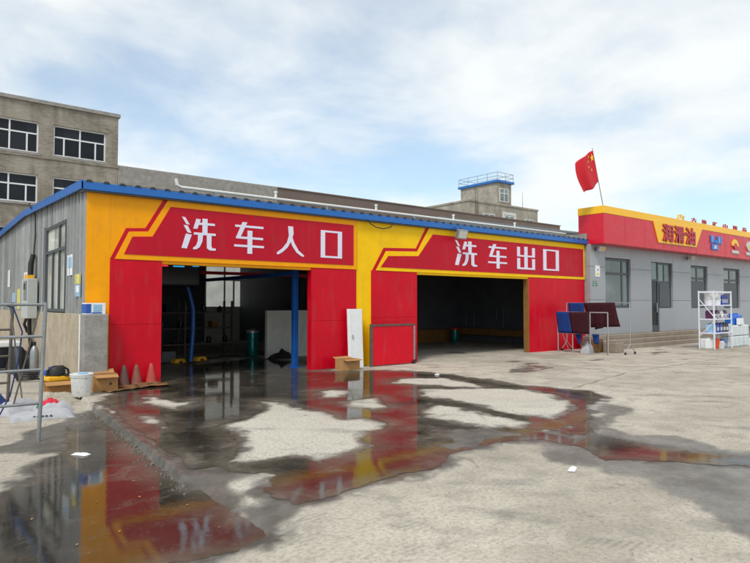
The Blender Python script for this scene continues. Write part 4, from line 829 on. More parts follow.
b3 = blob('body', MAT['sack'], sk3, 0.55, 0.4, 0.13, 14, rough=0.7); blob('red_print', MAT['sack_red'], b3, 0.30, 0.22, 0.175, 14, off=(-0.04, -0.03, 0), nx=12, ny=10, rough=0.5); blob('green_print', MAT['green_paint'], b3, 0.12, 0.16, 0.165, 15, off=(-0.2, -0.05, 0), nx=8, ny=8)
cl = thing('navy_cloth', 'dark blue cloth bundle at the left edge by the sacks', 'cloth', (-1.78, -1.3, -0.072), 0.2); blob('body', MAT['navy_cloth'], cl, 0.7, 0.5, 0.22, 21, rough=0.7)
for k, (x, y_, rz, dx, lab) in enumerate([(-0.66, -1.15, 0.35, 0.75, 'folded grey sack draped over the kerb end beside the bucket'), (-0.80, -1.35, -0.1, 0.6, 'flat grey sack lying behind the flat white sack'), (-0.62, -0.75, 0.15, 0.62, 'grey rag lying before the cardboard box with the yellow tool')]):
    g = thing('grey_sack', lab, 'sack', (x, y_, -0.072), rz, 'empty grey sacks'); blob('body', MAT['sack_grey'], g, dx, 0.34, 0.08 + 0.02*k, 30+k, rough=0.9)
tb = carton('cardboard_box', 'open cardboard box carrying a yellow and black tool', (-0.50, -0.15, -0.075), 0.0, 0.52, 0.42, 0.28, MAT['cardboard'], True)
tl = thing('power_tool', 'yellow and black power tool on the open cardboard box', 'tool', (-0.50, -0.16, 0.20), 0.15)
M().box(-0.22, -0.15, 0, 0.22, 0.15, 0.10).build('base', MAT['tool_yellow'], tl, bevel=0.03, seg=3)
M().lathe([(0.05, 0), (0.15, 0.02), (0.155, 0.10), (0.12, 0.17), (0.03, 0.20)], (-0.02, 0, 0.09), 18).build('motor', MAT['black_rubber'], tl, smooth=True)
M().tube([(-0.20, -0.02, 0.10), (-0.19, -0.02, 0.20), (-0.10, -0.02, 0.27), (0.08, -0.02, 0.27), (0.18, -0.02, 0.20), (0.20, -0.02, 0.10)], 0.02).build('handle', MAT['black_rubber'], tl, smooth=True)
M().lathe([(0.02, 0), (0.09, 0.005), (0.09, 0.03), (0.02, 0.035)], (0.14, -0.10, 0.10), 16).build('reel', MAT['black_rubber'], tl, smooth=True)
ct = thing('storage_cabinet', 'low white topped cabinet with dark front beside the side wall', 'cabinet', (-0.75, 5.4, -0.072))
M().box(-0.9, -0.3, 0.08, 0.38, 0.35, 0.62).build('body', MAT['bottle_black'], ct, bevel=0.02); M().box(-0.94, -0.34, 0.62, 0.42, 0.39, 0.76).build('top', MAT['plastic_white'], ct, bevel=0.03)
for x in (-0.18, 0.20): M().rod((x, -0.34, 0.52), (x, -0.301, 0.52), 0.055, n=16).build('knob', MAT['lime'], ct)
for x in (-0.8, 0.28): M().box(x, -0.25, 0, x+.08, 0.3, 0.08).build('foot', MAT['black_rubber'], ct)
tag(M().tube([(-1.95, -4.22, 1.66), (-1.80, -4.24, 1.60), (-1.70, -4.24, 1.30), (-1.74, -4.2, 0.9), (-1.80, -4.1, 0.5), (-1.95, -3.9, 0.1)], 0.009).build('air_hose', MAT['navy_cloth'], smooth=True), 'dark blue hose hanging from the top rung of the near scaffold', 'hose')
hp = [(-0.55+0.22*math.cos(k*0.55)*(1+0.01*k), 2.6+0.30*math.sin(k*0.55), -0.05+0.004*k) for k in range(46)]
tag(M().tube(hp, 0.018).build('coiled_hose', MAT['black_rubber'], smooth=True), 'black coiled hose on the ground beside the plinth', 'hose')
jb = thing('refuse_bag', 'black bag slumped against the plinth below the control box', 'bag', (-0.42, 4.5, -0.072), 0.3); blob('body', MAT['black_rubber'], jb, 0.55, 0.55, 0.55, 71, rough=0.8)
for k, (x, y_, mt, lab) in enumerate([(-0.30, 1.2, 'bottle_black', 'black canister by the plinth behind the tool box'), (-0.28, 1.75, 'jerry_blue', 'blue canister by the plinth behind the tool box'), (-0.35, 0.62, 'plastic_white', 'white canister by the plinth right behind the tool box')]):
    c_ = thing('canister', lab, 'canister', (x, y_, -0.072), 1.4+0.2*k, 'canisters along the plinth')
    M().box(-0.13, -0.09, 0, 0.13, 0.09, 0.30).build('body', MAT[mt], c_, bevel=0.03, seg=3); M().rod((-0.07, 0, 0.30), (-0.07, 0, 0.35), 0.03, n=12).build('cap', MAT['cap_red'], c_); M().tube([(0.0, 0, 0.29), (0.0, 0, 0.35), (0.10, 0, 0.35), (0.10, 0, 0.29)], 0.014).build('handle', MAT[mt], c_)
gb = thing('gas_bottle', 'slim grey cylinder with dark valve standing against the plinth', 'cylinder', (-0.22, 3.95, -0.07))
M().lathe([(0.09, 0), (0.10, 0.02), (0.10, 0.55), (0.06, 0.66), (0.03, 0.70)], (0, 0, 0), 20).build('body', MAT['galvanised'], gb, smooth=True); M().box(-0.03, -0.03, 0.69, 0.03, 0.03, 0.80).build('valve', MAT['black_rubber'], gb, bevel=0.01)

# ------------------------------------------------------------------ shop
SX, SY = 17.36, -0.25
sh = thing('shop_building', 'grey clad shop with red and yellow fascia beside the car wash', 'shop', (SX, SY, 0)); so = (SX, SY, 0)
END = 40.0
M(so).box(SX, SY+0.14, -0.05, END, 8.0, 4.3).build('wall', MAT['grey_cement'], sh)
ops = [(18.40, 20.27, 1.50, 3.44, 'w'), (21.95, 23.82, 1.48, 3.42, 'd'), (25.58, 27.30, 1.47, 3.42, 'w'), (29.11, 31.05, 1.45, 3.42, 'w'), (33.0, 34.9, 1.45, 3.42, 'w'), (36.8, 38.6, 1.45, 3.42, 'w')]
rows = [(0.48, 1.80), (1.80, 3.06), (3.06, 3.90)]
cols = []
xs = [SX, 18.40]
for i, o in enumerate(ops):
    nxt = ops[i+1][0] if i+1 < len(ops) else END
    cols.append((o[0], o[1], o)); n = max(1, round((nxt-o[1])/1.75))
    for k in range(n): cols.append((o[1]+(nxt-o[1])*k/n, o[1]+(nxt-o[1])*(k+1)/n, None))
cols.insert(0, (SX, 18.40, None))
g = 0.005
for x0, x1, o in cols:
    for z0, z1 in rows:
        if o is None: parts = [(z0, z1)]
        else:
            parts = []
            if z0 < o[2]: parts.append((z0, min(z1, o[2])))
            if z1 > o[3]: parts.append((max(z0, o[3]), z1))
        for a, b in parts:
            if o is not None and o[4] == 'd' and a < 1.4: M(so).box(22.62+g, SY, a+g, x1-g, SY+0.139, b-g).build('cladding_panel', MAT['shop_cladding'], sh, bevel=0.003); continue
            M(so).box(x0+g, SY, a+g, x1-g, SY+0.139, b-g).build('cladding_panel', MAT['shop_cladding'], sh, bevel=0.003)
RD = 0.10
for x0, x1, z0, z1, k in ops:
    if k == 'w':
        mid = x0+(x1-x0)*0.16
        w_ = window(sh, so, 'x', x0+.01, x1-.01, z0+.01, z1-.01, SY+RD-.02, MAT['dark_frame'], MAT['shop_glass'], [(x0+(x1-x0)*(0.72 if x0 < 20 else 0.45), None, None)], [(2.84, None, None)], 0.09, 0.05)
    else:
        window(sh, so, 'x', 22.64, x1-.01, z0+.01, z1-.01, SY+RD-.02, MAT['dark_frame'], MAT['shop_glass'], [(23.2, 2.6, None)], [(2.6, None, None)], 0.07, 0.05)
        d_ = M(so).box(x0+.01, SY+.05, 0.485, x0+.10, SY+.12, z1-.01).box(22.55, SY+.05, 0.485, 22.635, SY+.12, z1-.01).box(x0+.10, SY+.051, 2.62, 22.55, SY+.119, 2.70).box(x0+.10, SY+.051, 0.485, 22.55, SY+.119, 0.75).build('door', MAT['dark_frame'], sh)
        M(so).box(x0+.10, SY+.08, 0.75, 22.55, SY+.09, 2.62).build('pane', MAT['dark_glass'], d_); M(so).box(x0+.10, SY+.08, 2.70, 22.55, SY+.09, z1-.02).build('pane', MAT['shop_glass'], d_)
        M(so).rod((22.45, SY+0.03, 1.3), (22.45, SY+0.03, 1.7), 0.015).build('handle', MAT['stand_steel'], d_)
# dark film sheets propped in the lower halves of the windows
for x0, x1, z0, z1 in ((22.72, 23.5, 1.52, 2.55), (25.7, 27.0, 1.50, 2.72), (29.25, 30.7, 1.48, 2.70)):
    M(so).box(x0, SY+0.045, z0, x1, SY+0.075, z1).build('dark_blind', MAT['dark_frame'], sh)
# fascia: red box, yellow rim, yellow plaque, characters and emblems
FX0, FY = 17.40, -0.80
fa = M(so).box(FX0, FY, 3.88, END, 0.25, 5.0).build('fascia', MAT['fascia_red'], sh, bevel=0.01)
M(so).box(FX0-.012, FY-.012, 5.0, END, 0.262, 5.28).build('rim', MAT['fascia_yellow'], fa, bevel=0.008)
M(so).prism([(21.02, 5.03), (21.44, 4.16), (24.84, 4.16), (25.47, 5.03)], FY-.035, FY-.001).build('plaque', MAT['fascia_yellow'], fa)
for x in np.arange(18.9, END, 1.5): M(so).box(x, FY-.004, 3.885, x+.008, FY-.0005, 4.995).build('seam', MAT['letter_red'], fa)
def text_part(ch, x0, z0, w, h, y, mat, parent, name='character', depth=0.03, fat=0.012):
    cu = bpy.data.curves.new('glyph', 'FONT'); cu.body = ch; cu.size = 1.0; cu.extrude = 0.02; cu.offset = fat; cu.resolution_u = 3
    ob = bpy.data.objects.new('glyph', cu); COL.objects.link(ob); dg = bpy.context.evaluated_depsgraph_get(); dg.update()
    me = bpy.data.meshes.new_from_object(ob.evaluated_get(dg)); bpy.data.objects.remove(ob)
    co = np.zeros(len(me.vertices)*3); me.vertices.foreach_get('co', co); co = co.reshape(-1, 3)
    if len(co) == 0: return None
    mn, mx = co.min(0), co.max(0); s = (mx-mn); s[s == 0] = 1; u = (co-mn)/s
    P = np.stack([x0+u[:, 0]*w - SX, np.where(co[:, 2] > 0, y-depth, y) - SY, z0+u[:, 1]*h], -1)
    me.vertices.foreach_set('co', P.ravel()); me.update(); me.materials.clear(); me.materials.append(mat)
    bm = bmesh.new(); bm.from_mesh(me); bmesh.ops.recalc_face_normals(bm, faces=bm.faces); bm.to_mesh(me); bm.free()
    o = bpy.data.objects.new(name, me); COL.objects.link(o); o.parent = parent; return o
for k, ch in enumerate('润滑油'):
    text_part(ch, 21.72+k*1.02, 4.23, 0.92, 0.74, FY-.036, MAT['letter_red'], fa, depth=0.05, fat=0.022)
for k, (ch, x) in enumerate(zip('内古换矿山精品', (23.45, 24.78, 25.82, 26.95, 28.1, 29.25, 30.4))):
    s_ = 0.62 if k == 0 else 0.50
    text_part(ch, x, 5.285, s_, 0.22 if k else 0.27, FY+0.15, MAT['logo_gold'] if k == 0 else MAT['letter_red'], fa, depth=0.04, fat=0.015)
em = M(so).box(26.32, FY-.05, 4.47, 26.72, FY-.001, 4.80).box(26.78, FY-.05, 4.45, 26.98, FY-.001, 4.62).box(27.02, FY-.05, 4.46, 27.50, FY-.001, 4.80).build('emblem', MAT['logo_blue'], fa, bevel=0.01)
M(so).box(26.46, FY-.056, 4.50, 26.50, FY-.0505, 4.80).box(27.20, FY-.056, 4.5, 27.24, FY-.0505, 4.78).build('emblem_line', MAT['logo_silver'], fa)
M(so).box(26.42, FY-.05, 4.15, 26.75, FY-.001, 4.42).box(26.80, FY-.05, 4.16, 27.12, FY-.001, 4.41).build('emblem', MAT['logo_blue'], fa, bevel=0.01); M(so).box(26.62, FY-.056, 4.2, 26.92, FY-.0505, 4.36).build('emblem_line', MAT['logo_silver'], fa)
pet = []
for k in range(13):
    a = math.pi*k/12; r = 0.40 if k % 2 else 0.36; pet.append((29.05+r*math.cos(a), 4.46+r*0.85*math.sin(a)))
M(so).prism(pet, FY-.05, FY-.001).build('emblem', MAT['logo_gold'], fa)
M(so).prism([(28.78, 4.455), (29.32, 4.455), (29.05, 4.30)], FY-.05, FY-.001).prism([(29.05+0.2*math.cos(math.pi*k/8), 4.457+0.15*math.sin(math.pi*k/8)) for k in range(9)], FY-.056, FY-.0505).build('emblem', MAT['logo_red'], fa)
M(so).box(28.68, FY-.05, 4.10, 29.45, FY-.001, 4.25).build('emblem_plate', MAT['logo_silver'], fa, bevel=0.01)
ov = [(30.85+0.42*math.cos(2*math.pi*k/20), 4.55+0.26*math.sin(2*math.pi*k/20)) for k in range(20)]
M(so).prism(ov, FY-.05, FY-.001).build('emblem', MAT['logo_silver'], fa); M(so).prism([(30.85+(x-30.85)*.55, 4.52+(z-4.55)*.6) for x, z in ov], FY-.058, FY-.0505).build('emblem', MAT['logo_gold'], fa)
M(so).box(30.4, FY-.05, 4.09, 31.3, FY-.001, 4.25).build('emblem_plate', MAT['logo_silver'], fa, bevel=0.01)
m = M(so).prism([(0.262, 4.32), (8.4, 5.9), (8.4, 5.98), (0.262, 4.40)], SX+.6, END, 'yz'); rf = m.build('roof', MAT['grey_roofing'], sh)
M(so).prism([(0.3, 4.31), (8.3, 4.31), (8.3, 5.86)], SX+.65, SX+.75, 'yz').build('gable', MAT['grey_roofing'], sh)
# steps
st = thing('concrete_steps', 'three worn concrete steps below the grey shop wall', 'steps', (16.7, -1.2, 0))
for k in range(3):
    y1 = SY - 0.002; y0 = SY - 0.98 + 0.32*k
    M(st.location).box(17.42+0.06*k - 0.75, y0, (0.16*k if k else -0.05)+ (0.001 if k else 0), 26.5-0.02*k, y1, 0.16*(k+1)).build('step', MAT['step_concrete'], st, bevel=0.02)
# fittings of the shop wall
def wall_spot(label, x, z, rz):
    s = thing('wall_lamp', label, 'lamp', (x, SY, z), rz, 'lamps under the fascia')
    M().box(-0.05, -0.03, -0.06, 0.05, -0.001, 0.06).build('plate', MAT['dark_frame'], s); M().rod((0, -0.03, 0), (0.05, -0.16, 0.0), 0.018).build('arm', MAT['stand_steel'], s)
    M().obox((0.08, -0.24, 0.0), (0.14, 0.03, 0), (-0.015, 0.07, 0.02), (0, -0.03, 0.085)).build('housing', MAT['lamp_glass'], s, bevel=0.015)
    M().obox((0.06, -0.325, -0.02), (0.11, 0.024, 0), (-0.002, 0.006, 0.002), (0, -0.02, 0.06)).build('lens', MAT['tool_yellow'], s)
wall_spot('small pale lamp under the fascia beside the car wash eave', 17.72, 3.72, 0.0); wall_spot('small lamp under the fascia between the shop windows', 25.2, 3.72, 0.2)
np_ = thing('wall_notice', 'small white plate on the shop wall beside its first window', 'notice', (17.70, SY, 2.68)); M().box(0, -0.015, 0, 0.30, -0.001, 0.42).build('plate', MAT['paper_white'], np_); M().box(0.06, -0.02, 0.06, 0.24, -0.0155, 0.14).build('print', MAT['paper_yellow'], np_); M().box(0.12, -0.02, 0.24, 0.20, -0.0155, 0.28).build('print', MAT['screen_black'], np_)
num = thing('house_number', 'green painted house number low on the shop wall beside the corner', 'number', (17.48, SY, 2.32))
def seg_digit(x, segs):
    m = M(); w, h, t = 0.12, 0.2, 0.03
    S = {'t': (0, h-t, w, h), 'm': (0, h/2-t/2, w, h/2+t/2), 'b': (0, 0, w, t), 'tl': (0, h/2, t, h), 'tr': (w-t, h/2, w, h), 'bl': (0, 0, t, h/2), 'br': (w-t, 0, w, h/2)}
    for i, k in enumerate(segs): a = S[k]; m.box(x+a[0], -0.004-0.0004*i, a[1], x+a[2], -0.001, a[3])
    m.build('digit', MAT['green_paint'], num)
seg_digit(0.02, ('t', 'tr', 'm', 'bl', 'b')); seg_digit(0.22, ('t', 'tl', 'm', 'bl', 'b', 'br'))
# flag
fg = thing('national_flag', 'red flag with yellow stars on a slanted pole above the shop fascia', 'flag', (17.62, -0.65, 5.28))
M(fg.location).rod((17.64, -0.65, 5.27), (16.96, -0.65, 7.36), 0.018, 0.012).build('pole', MAT['stand_steel'], fg)
HT, HB = Vector((16.98, -0.66, 7.28)), Vector((17.34, -0.66, 6.18)); FTp, FB = Vector((16.12, -0.66, 6.72)), Vector((16.55, -0.66, 5.70))
def flag_pt(u, v):
    top = HT.lerp(FTp, u); bot = HB.lerp(FB, u); p = top.lerp(bot, v)
    fold = math.sin(u*8.0 + v*1.2)*0.07*u**0.6 + math.sin(u*15+v*3)*0.015*u
    p = p + Vector((-0.16*math.sin(math.pi*v)*u, fold + 0.10*u, 0.03*math.sin(u*9+1)*u - 0.12*math.sin(math.pi*u)*(v-0.3))); return p
m = M(fg.location); n1_, n2_ = 40, 26
for i in range(n1_+1):
    for j in range(n2_+1): m.v.append(tuple(flag_pt(i/n1_, j/n2_)))
m.f = [(i*(n2_+1)+j, (i+1)*(n2_+1)+j, (i+1)*(n2_+1)+j+1, i*(n2_+1)+j+1) for i in range(n1_) for j in range(n2_)]
cloth = m.build('cloth', MAT['flag_red'], fg, smooth=True, fix=False); cloth.modifiers.new('thick', 'SOLIDIFY').thickness = 0.004
def star(u0, v0, ru, rv, rot):
    m = M(fg.location)
    for sgn in (-1, 1):
        vs = []
        for k in range(10):
            a = rot + math.pi*k/5; r = 1.0 if k % 2 == 0 else 0.40
            p = flag_pt(min(1, max(0, u0+ru*r*math.sin(a))), min(1, max(0, v0-rv*r*math.cos(a)))); p.y += sgn*0.022; vs.append(tuple(p))
        c = flag_pt(u0, v0); c.y += sgn*0.022; vs.append(tuple(c))
        m.add(vs, [(10, k, (k+1) % 10) for k in range(10)])
    m.build('star', MAT['flag_yellow'], cloth, fix=False)
star(0.13, 0.20, 0.10, 0.13, 0)
for u, v in ((0.34, 0.09), (0.42, 0.22), (0.42, 0.38), (0.26, 0.52)): star(u, v, 0.045, 0.05, 0.4)

# ------------------------------------------------------------------ mats drying on stands
def sheet(name, parent, mat, pts, sag=0.02, thick=0.012, n=8):
    A, B, C_, D_ = map(Vector, pts); m = M(); 
    nrm = (B-A).cross(D_-A).normalized()
    for i in range(n+1):
        for j in range(n+1):
            u, v = i/n, j/n; p = A.lerp(B, u).lerp(D_.lerp(C_, u), v) + nrm*sag*math.sin(math.pi*u*1.5+v*2)*v; m.v.append(tuple(p))
    m.f = [(i*(n+1)+j, (i+1)*(n+1)+j, (i+1)*(n+1)+j+1, i*(n+1)+j+1) for i in range(n) for j in range(n)]
    o = m.build(name, mat, parent, smooth=True); s = o.modifiers.new('thick', 'SOLIDIFY'); s.thickness = thick; s.offset = 0; return o
sA = thing('drying_stand', 'low steel stand with four posts in front of the shop steps', 'stand', (15.0, -0.45, 0))
for y_ in (-0.47, -1.04, -1.70, -2.33): M(sA.location).rod((14.98, y_, 0), (14.98, y_, 1.37), 0.02).build('post', MAT['stand_steel'], sA, smooth=True)
for y_ in (-0.47, -1.04): M(sA.location).rod((15.5, y_-.1, 0), (15.03, y_, 0.95), 0.016).build('back_leg', MAT['stand_steel'], sA)
M(sA.location).rod((14.98, -0.47, 1.37), (14.98, -2.33, 1.37), 0.02).build('rail', MAT['stand_steel'], sA, smooth=True); M(sA.location).rod((14.98, -0.47, 0.66), (14.98, -2.33, 0.68), 0.014).build('rail', MAT['stand_steel'], sA, smooth=True)
M(sA.location).rod((15.35, -2.1, 0.0), (15.0, -2.30, 0.7), 0.022).build('strut', MAT['dark_frame'], sA)
def mat_thing(label, mat, pts, sag=0.02):
    o = sheet('car_mat', None, mat, pts, sag); return tag(o, label, 'mat', 'mats hung up to dry by the shop steps')
mat_thing('blue mat hanging at the left end of the low steel stand', MAT['mat_blue'], [(14.95, -0.42, 1.385), (14.95, -0.95, 1.385), (14.94, -1.06, 0.66), (14.95, -0.50, 0.67)])
mat_thing('dark maroon mat hanging in the middle of the low steel stand', MAT['mat_maroon'], [(14.94, -0.93, 1.38), (14.95, -1.70, 1.39), (14.94, -1.69, 0.66), (14.92, -1.05, 0.67)])
sB = thing('wheeled_rail', 'taller steel rail on castors behind the low stand', 'stand', (15.9, -2.57, 0))
M(sB.location).rod((15.9, -0.2, 1.68), (15.9, -2.57, 1.68), 0.016).build('rail', MAT['stand_steel'], sB, smooth=True)
for y_ in (-0.2, -2.57):
    M(sB.location).rod((15.9, y_, 0.32), (15.9, y_, 1.68), 0.016).build('post', MAT['stand_steel'], sB, smooth=True); M(sB.location).rod((15.9, y_, 0.33), (15.6, y_, 0.08), 0.014).rod((15.9, y_, 0.33), (16.2, y_, 0.08), 0.014).build('leg', MAT['stand_steel'], sB)
    for x in (15.6, 16.2): M(sB.location).rod((x, y_-.02, 0.04), (x, y_+.02, 0.04), 0.04, n=14).build('castor', MAT['black_rubber'], sB)
mat_thing('blue mat on the taller rail beside the red panel', MAT['mat_blue'], [(15.87, -0.29, 1.69), (15.87, -0.93, 1.69), (15.86, -0.93, 1.20), (15.86, -0.33, 1.20)])
mat_thing('wide dark maroon mat slanting down from the taller rail', MAT['mat_maroon'], [(15.86, -0.91, 1.69), (15.86, -2.07, 1.70), (15.84, -2.27, 0.90), (15.84, -1.14, 0.84)], 0.04)
mat_thing('narrow dark maroon mat behind the right end of the low stand', MAT['mat_maroon'], [(15.30, -1.66, 1.36), (15.30, -2.0, 1.36), (15.28, -1.98, 0.86), (15.28, -1.68, 0.80)], 0.03)
mat_thing('small blue cloth dangling under the maroon mat of the low stand', MAT['mat_blue'], [(15.05, -1.08, 0.68), (15.05, -1.36, 0.68), (15.05, -1.28, 0.30), (15.05, -1.20, 0.32)], 0.03)
mat_thing('small blue cloth dangling under the end of the low stand', MAT['mat_blue'], [(15.05, -1.72, 0.69), (15.05, -1.98, 0.69), (15.05, -1.97, 0.34), (15.05, -1.78, 0.36)], 0.03)
for k, (x, y_, dx, dy, dz, mt, lab, cat) in enumerate([(16.3, -1.75, 0.5, 0.5, 0.34, 'step_concrete', 'grey stone block on the ground behind the low stand', 'block'), (16.0, -1.30, 0.4, 0.34, 0.42, 'wet_cardboard', 'dark brown box on the ground behind the hanging cloths', 'box')]):
    o = thing(['stone_block', 'brown_box'][k], lab, cat, (x, y_, 0), 0.2*k); M().box(-dx/2, -dy/2, 0, dx/2, dy/2, dz).build('body', MAT[mt], o, bevel=0.03); M().box(-dx/2+.02, -dy/2+.02, dz, dx/2-.03, dy/2-.02, dz+.025).build('lid', MAT[mt], o, bevel=0.01)
wb = thing('plastic_bag', 'crumpled white bag on the ground under the hanging mats', 'bag', (15.35, -1.35, 0.0), 0.3); blob('body', MAT['sack'], wb, 0.45, 0.35, 0.34, 51, rough=0.8)

# ------------------------------------------------------------------ shelf rack and goods
rk = thing('shelf_rack', 'white metal shelf rack with three stocked shelves before the shop', 'shelf', (20.35, -3.35, 0))
RX0, RX1, RY0, RY1, RH = 20.35, 21.85, -3.35, -2.83, 2.13
for x in (RX0, RX1):
    for y_ in (RY0, RY1): M(rk.location).box(x-.022, y_-.022, 0, x+.022, y_+.022, RH).build('post', MAT['steel_blue_shelf'], rk, bevel=0.004)
for z in (0.60, 1.11, 1.62, 2.09):
    if z < 2: M(rk.location).box(RX0-.02, RY0-.02, z-.04, RX1+.02, RY1+.02, z).build('shelf', MAT['steel_blue_shelf'], rk, bevel=0.004)
    else: M(rk.location).box(RX0+.022, RY0-.018, z-.03, RX1-.022, RY0+.018, z+.03).box(RX0+.022, RY1-.018, z-.03, RX1-.022, RY1+.018, z+.03).box(RX0-.018, RY0+.022, z-.03, RX0+.018, RY1-.022, z+.03).box(RX1-.018, RY0+.022, z-.03, RX1+.018, RY1-.022, z+.03).build('top_rail', MAT['steel_blue_shelf'], rk)
M(rk.location).rod((RX0-.03, RY1, 1.85), (RX0-.03, RY0, 1.20), 0.014).build('brace', MAT['steel_blue_shelf'], rk); M(rk.location).rod((RX0-.03, RY1, 0.45), (RX0-.03, RY0, 1.0), 0.014).build('brace', MAT['steel_blue_shelf'], rk)
for k, (x, y_, z) in enumerate([(20.62, -3.10, 1.62), (20.62, -3.10, 1.85), (21.05, -3.12, 1.62), (21.05, -3.12, 1.85)]):
    bucket('white_tub', ['lower white tub at the outer end of the top shelf', 'upper white tub at the outer end of the top shelf', 'lower white tub in the middle of the top shelf', 'upper white tub in the middle of the top shelf'][k], (x, y_, z), 0.17, 0.19, 0.215, MAT['plastic_white'], MAT['plastic_white'], 'white tubs on the top shelf', handle=False, cat='tub')
def bottle(label, loc, w, d, h, mat, cap, group, rz=0.0):
    b = thing('oil_bottle', label, 'bottle', loc, rz, group)
    M().prism([(-w/2, 0), (w/2, 0), (w/2, h*0.72), (w*0.25, h*0.9), (w*0.25, h*0.93), (-w*0.1, h*0.93), (-w/2, h*0.78)], -d/2, d/2).build('body', mat, b, bevel=0.018, seg=3)
    M().rod((w*0.07, 0, h*0.93), (w*0.07, 0, h), w*0.14, n=14).build('cap', cap, b, smooth=True); M().box(-w*0.36, -d/2-.002, h*0.2, w*0.36, -d/2+.002, h*0.55).build('label_sticker', MAT['logo_silver'], b)
    return b
for k in range(3): bottle('blue oil bottle on the top shelf, %s the white tubs' % ['first beside', 'second from', 'farthest from'][k], (21.38+0.17*k, -3.15, 1.62), 0.15, 0.22, 0.38, MAT['bottle_blue'], MAT['bottle_black'], 'blue bottles on the top shelf')
for k, (x, mt) in enumerate([(20.6, 'bottle_purple'), (20.95, 'bottle_purple'), (21.3, 'plastic_white'), (21.62, 'bottle_purple')]):
    bottle(['purple bottle at the outer end of the middle shelf', 'purple bottle second along the middle shelf', 'white bottle among the purple ones on the middle shelf', 'purple bottle at the inner end of the middle shelf'][k], (x, -3.12, 1.11), 0.27, 0.24, 0.33, MAT[mt], MAT['plastic_white'], 'bottles on the middle shelf')
    rl = thing('round_can', ['white round can lying before the first purple bottle', 'white round can lying before the second purple bottle', 'white round can lying before the white bottle', 'white round can lying before the last purple bottle'][k], 'can', (x-0.03, -3.29, 1.195), 0, 'cans lying on the middle shelf')
    M().rod((0, -0.04, 0), (0, 0.035, 0), 0.085, n=20).build('body', MAT['plastic_white'] if k % 2 == 0 else MAT['logo_silver'], rl, smooth=True); M().rod((0, -0.046, 0), (0, -0.04, 0), 0.05, n=16).build('lid', MAT['bottle_purple'], rl)
for k, (x, mt) in enumerate([(20.56, 'paper_blue'), (20.85, 'bottle_blue'), (21.14, 'bottle_blue'), (21.40, 'bottle_black'), (21.65, 'bottle_black')]):
    bottle(['pale blue container at the outer end of the lowest shelf', 'blue container second along the lowest shelf', 'blue container in the middle of the lowest shelf', 'black container fourth along the lowest shelf', 'black container at the inner end of the lowest shelf'][k], (x, -3.15, 0.60), 0.24, 0.26, 0.36, MAT[mt], MAT['bottle_black'], 'containers on the lowest shelf')
def jerry(label, loc, w, d, h, mat, cap, group, rz=0.0):
    j = thing('jerrycan', label, 'jerrycan', loc, rz, group)
    M().box(-w/2, -d/2, 0, w/2, d/2, h*0.86).build('body', mat, j, bevel=0.04, seg=3)
    M().tube([(-w*0.05, 0, h*0.84), (-w*0.05, 0, h*0.97), (w*0.32, 0, h*0.97), (w*0.32, 0, h*0.84)], 0.022).build('handle', mat, j, smooth=True)
    M().rod((-w*0.30, 0, h*0.85), (-w*0.30, 0, h*0.98), 0.04, n=14).build('cap', cap, j, smooth=True); return j
jerry('white jerrycan under the rack at its outer end', (20.52, -3.02, 0.0), 0.28, 0.36, 0.44, MAT['plastic_white'], MAT['plastic_white'], None, 1.2)
bucket('orange_bucket', 'orange red bucket with white band under the rack', (20.92, -3.10, 0), 0.15, 0.185, 0.36, MAT['tub_orange'], MAT['tub_orange'])
bottle('blue bottle with yellow top on the ground under the rack', (21.35, -3.20, 0), 0.22, 0.2, 0.36, MAT['jerry_blue'], MAT['cap_yellow'], None)
bottle('clear white bottle on the ground beside the orange bucket', (21.13, -3.28, 0), 0.14, 0.14, 0.30, MAT['jerry_white'], MAT['cap_red'], None)
bottle('white bottle with yellow top leaning out beyond the rack', (23.28, -3.55, 0), 0.22, 0.2, 0.34, MAT['jerry_white'], MAT['cap_yellow'], None)
ordn = ['first', 'second', 'third', 'fourth', 'fifth']
for k in range(5):
    for lv in range(2):
        jerry('white jerrycan of the %s row beside the rack, %s from the rack' % (['lower', 'upper'][lv], ordn[k]), (22.10+0.40*k, -3.05, 0.0+0.42*lv), 0.35, 0.34, 0.47, MAT['jerry_white'], MAT['plastic_white'], 'white jerrycans stacked beside the rack')
jerry('blue jerrycan on the stack, nearest the rack', (22.82, -2.96, 0.84), 0.42, 0.30, 0.44, MAT['jerry_blue'], MAT['jerry_blue'], 'blue jerrycans on the stack'); jerry('blue jerrycan on the stack, farthest from the rack', (23.45, -2.90, 0.84), 0.5, 0.30, 0.44, MAT['jerry_blue'], MAT['jerry_blue'], 'blue jerrycans on the stack')
wbx = thing('white_box', 'white box on the jerrycan stack before the blue jerrycans', 'box', (23.12, -3.18, 0.84), 0.1); M().box(-0.3, -0.05, 0.0, 0.3, 0.05, 0.24).build('body', MAT['paper_white'], wbx, bevel=0.01); M().box(-0.29, -0.045, 0.24, 0.29, 0.045, 0.255).build('lid', MAT['plastic_white'], wbx)
# litter
def litter(label, loc, dx, dy, seed, mat):
    o = thing('litter', label, 'litter', loc, random.uniform(0, 3), 'scraps on the yard'); blob('scrap', mat, o, dx, dy, 0.018, seed, nx=9, ny=7, rough=1.2)
litter('crumpled white paper on the dry foreground concrete', (2.35, -9.36, 0.004), 0.17, 0.07, 61, MAT['paper_white']); litter('clear plastic scrap floating in the puddle by the scaffold', (-1.25, -5.35, -0.07), 0.20, 0.10, 62, MAT['plastic_white']); litter('white pebble of rubbish in front of the exit bay', (6.95, -2.75, 0.005), 0.10, 0.08, 63, MAT['paper_white'])

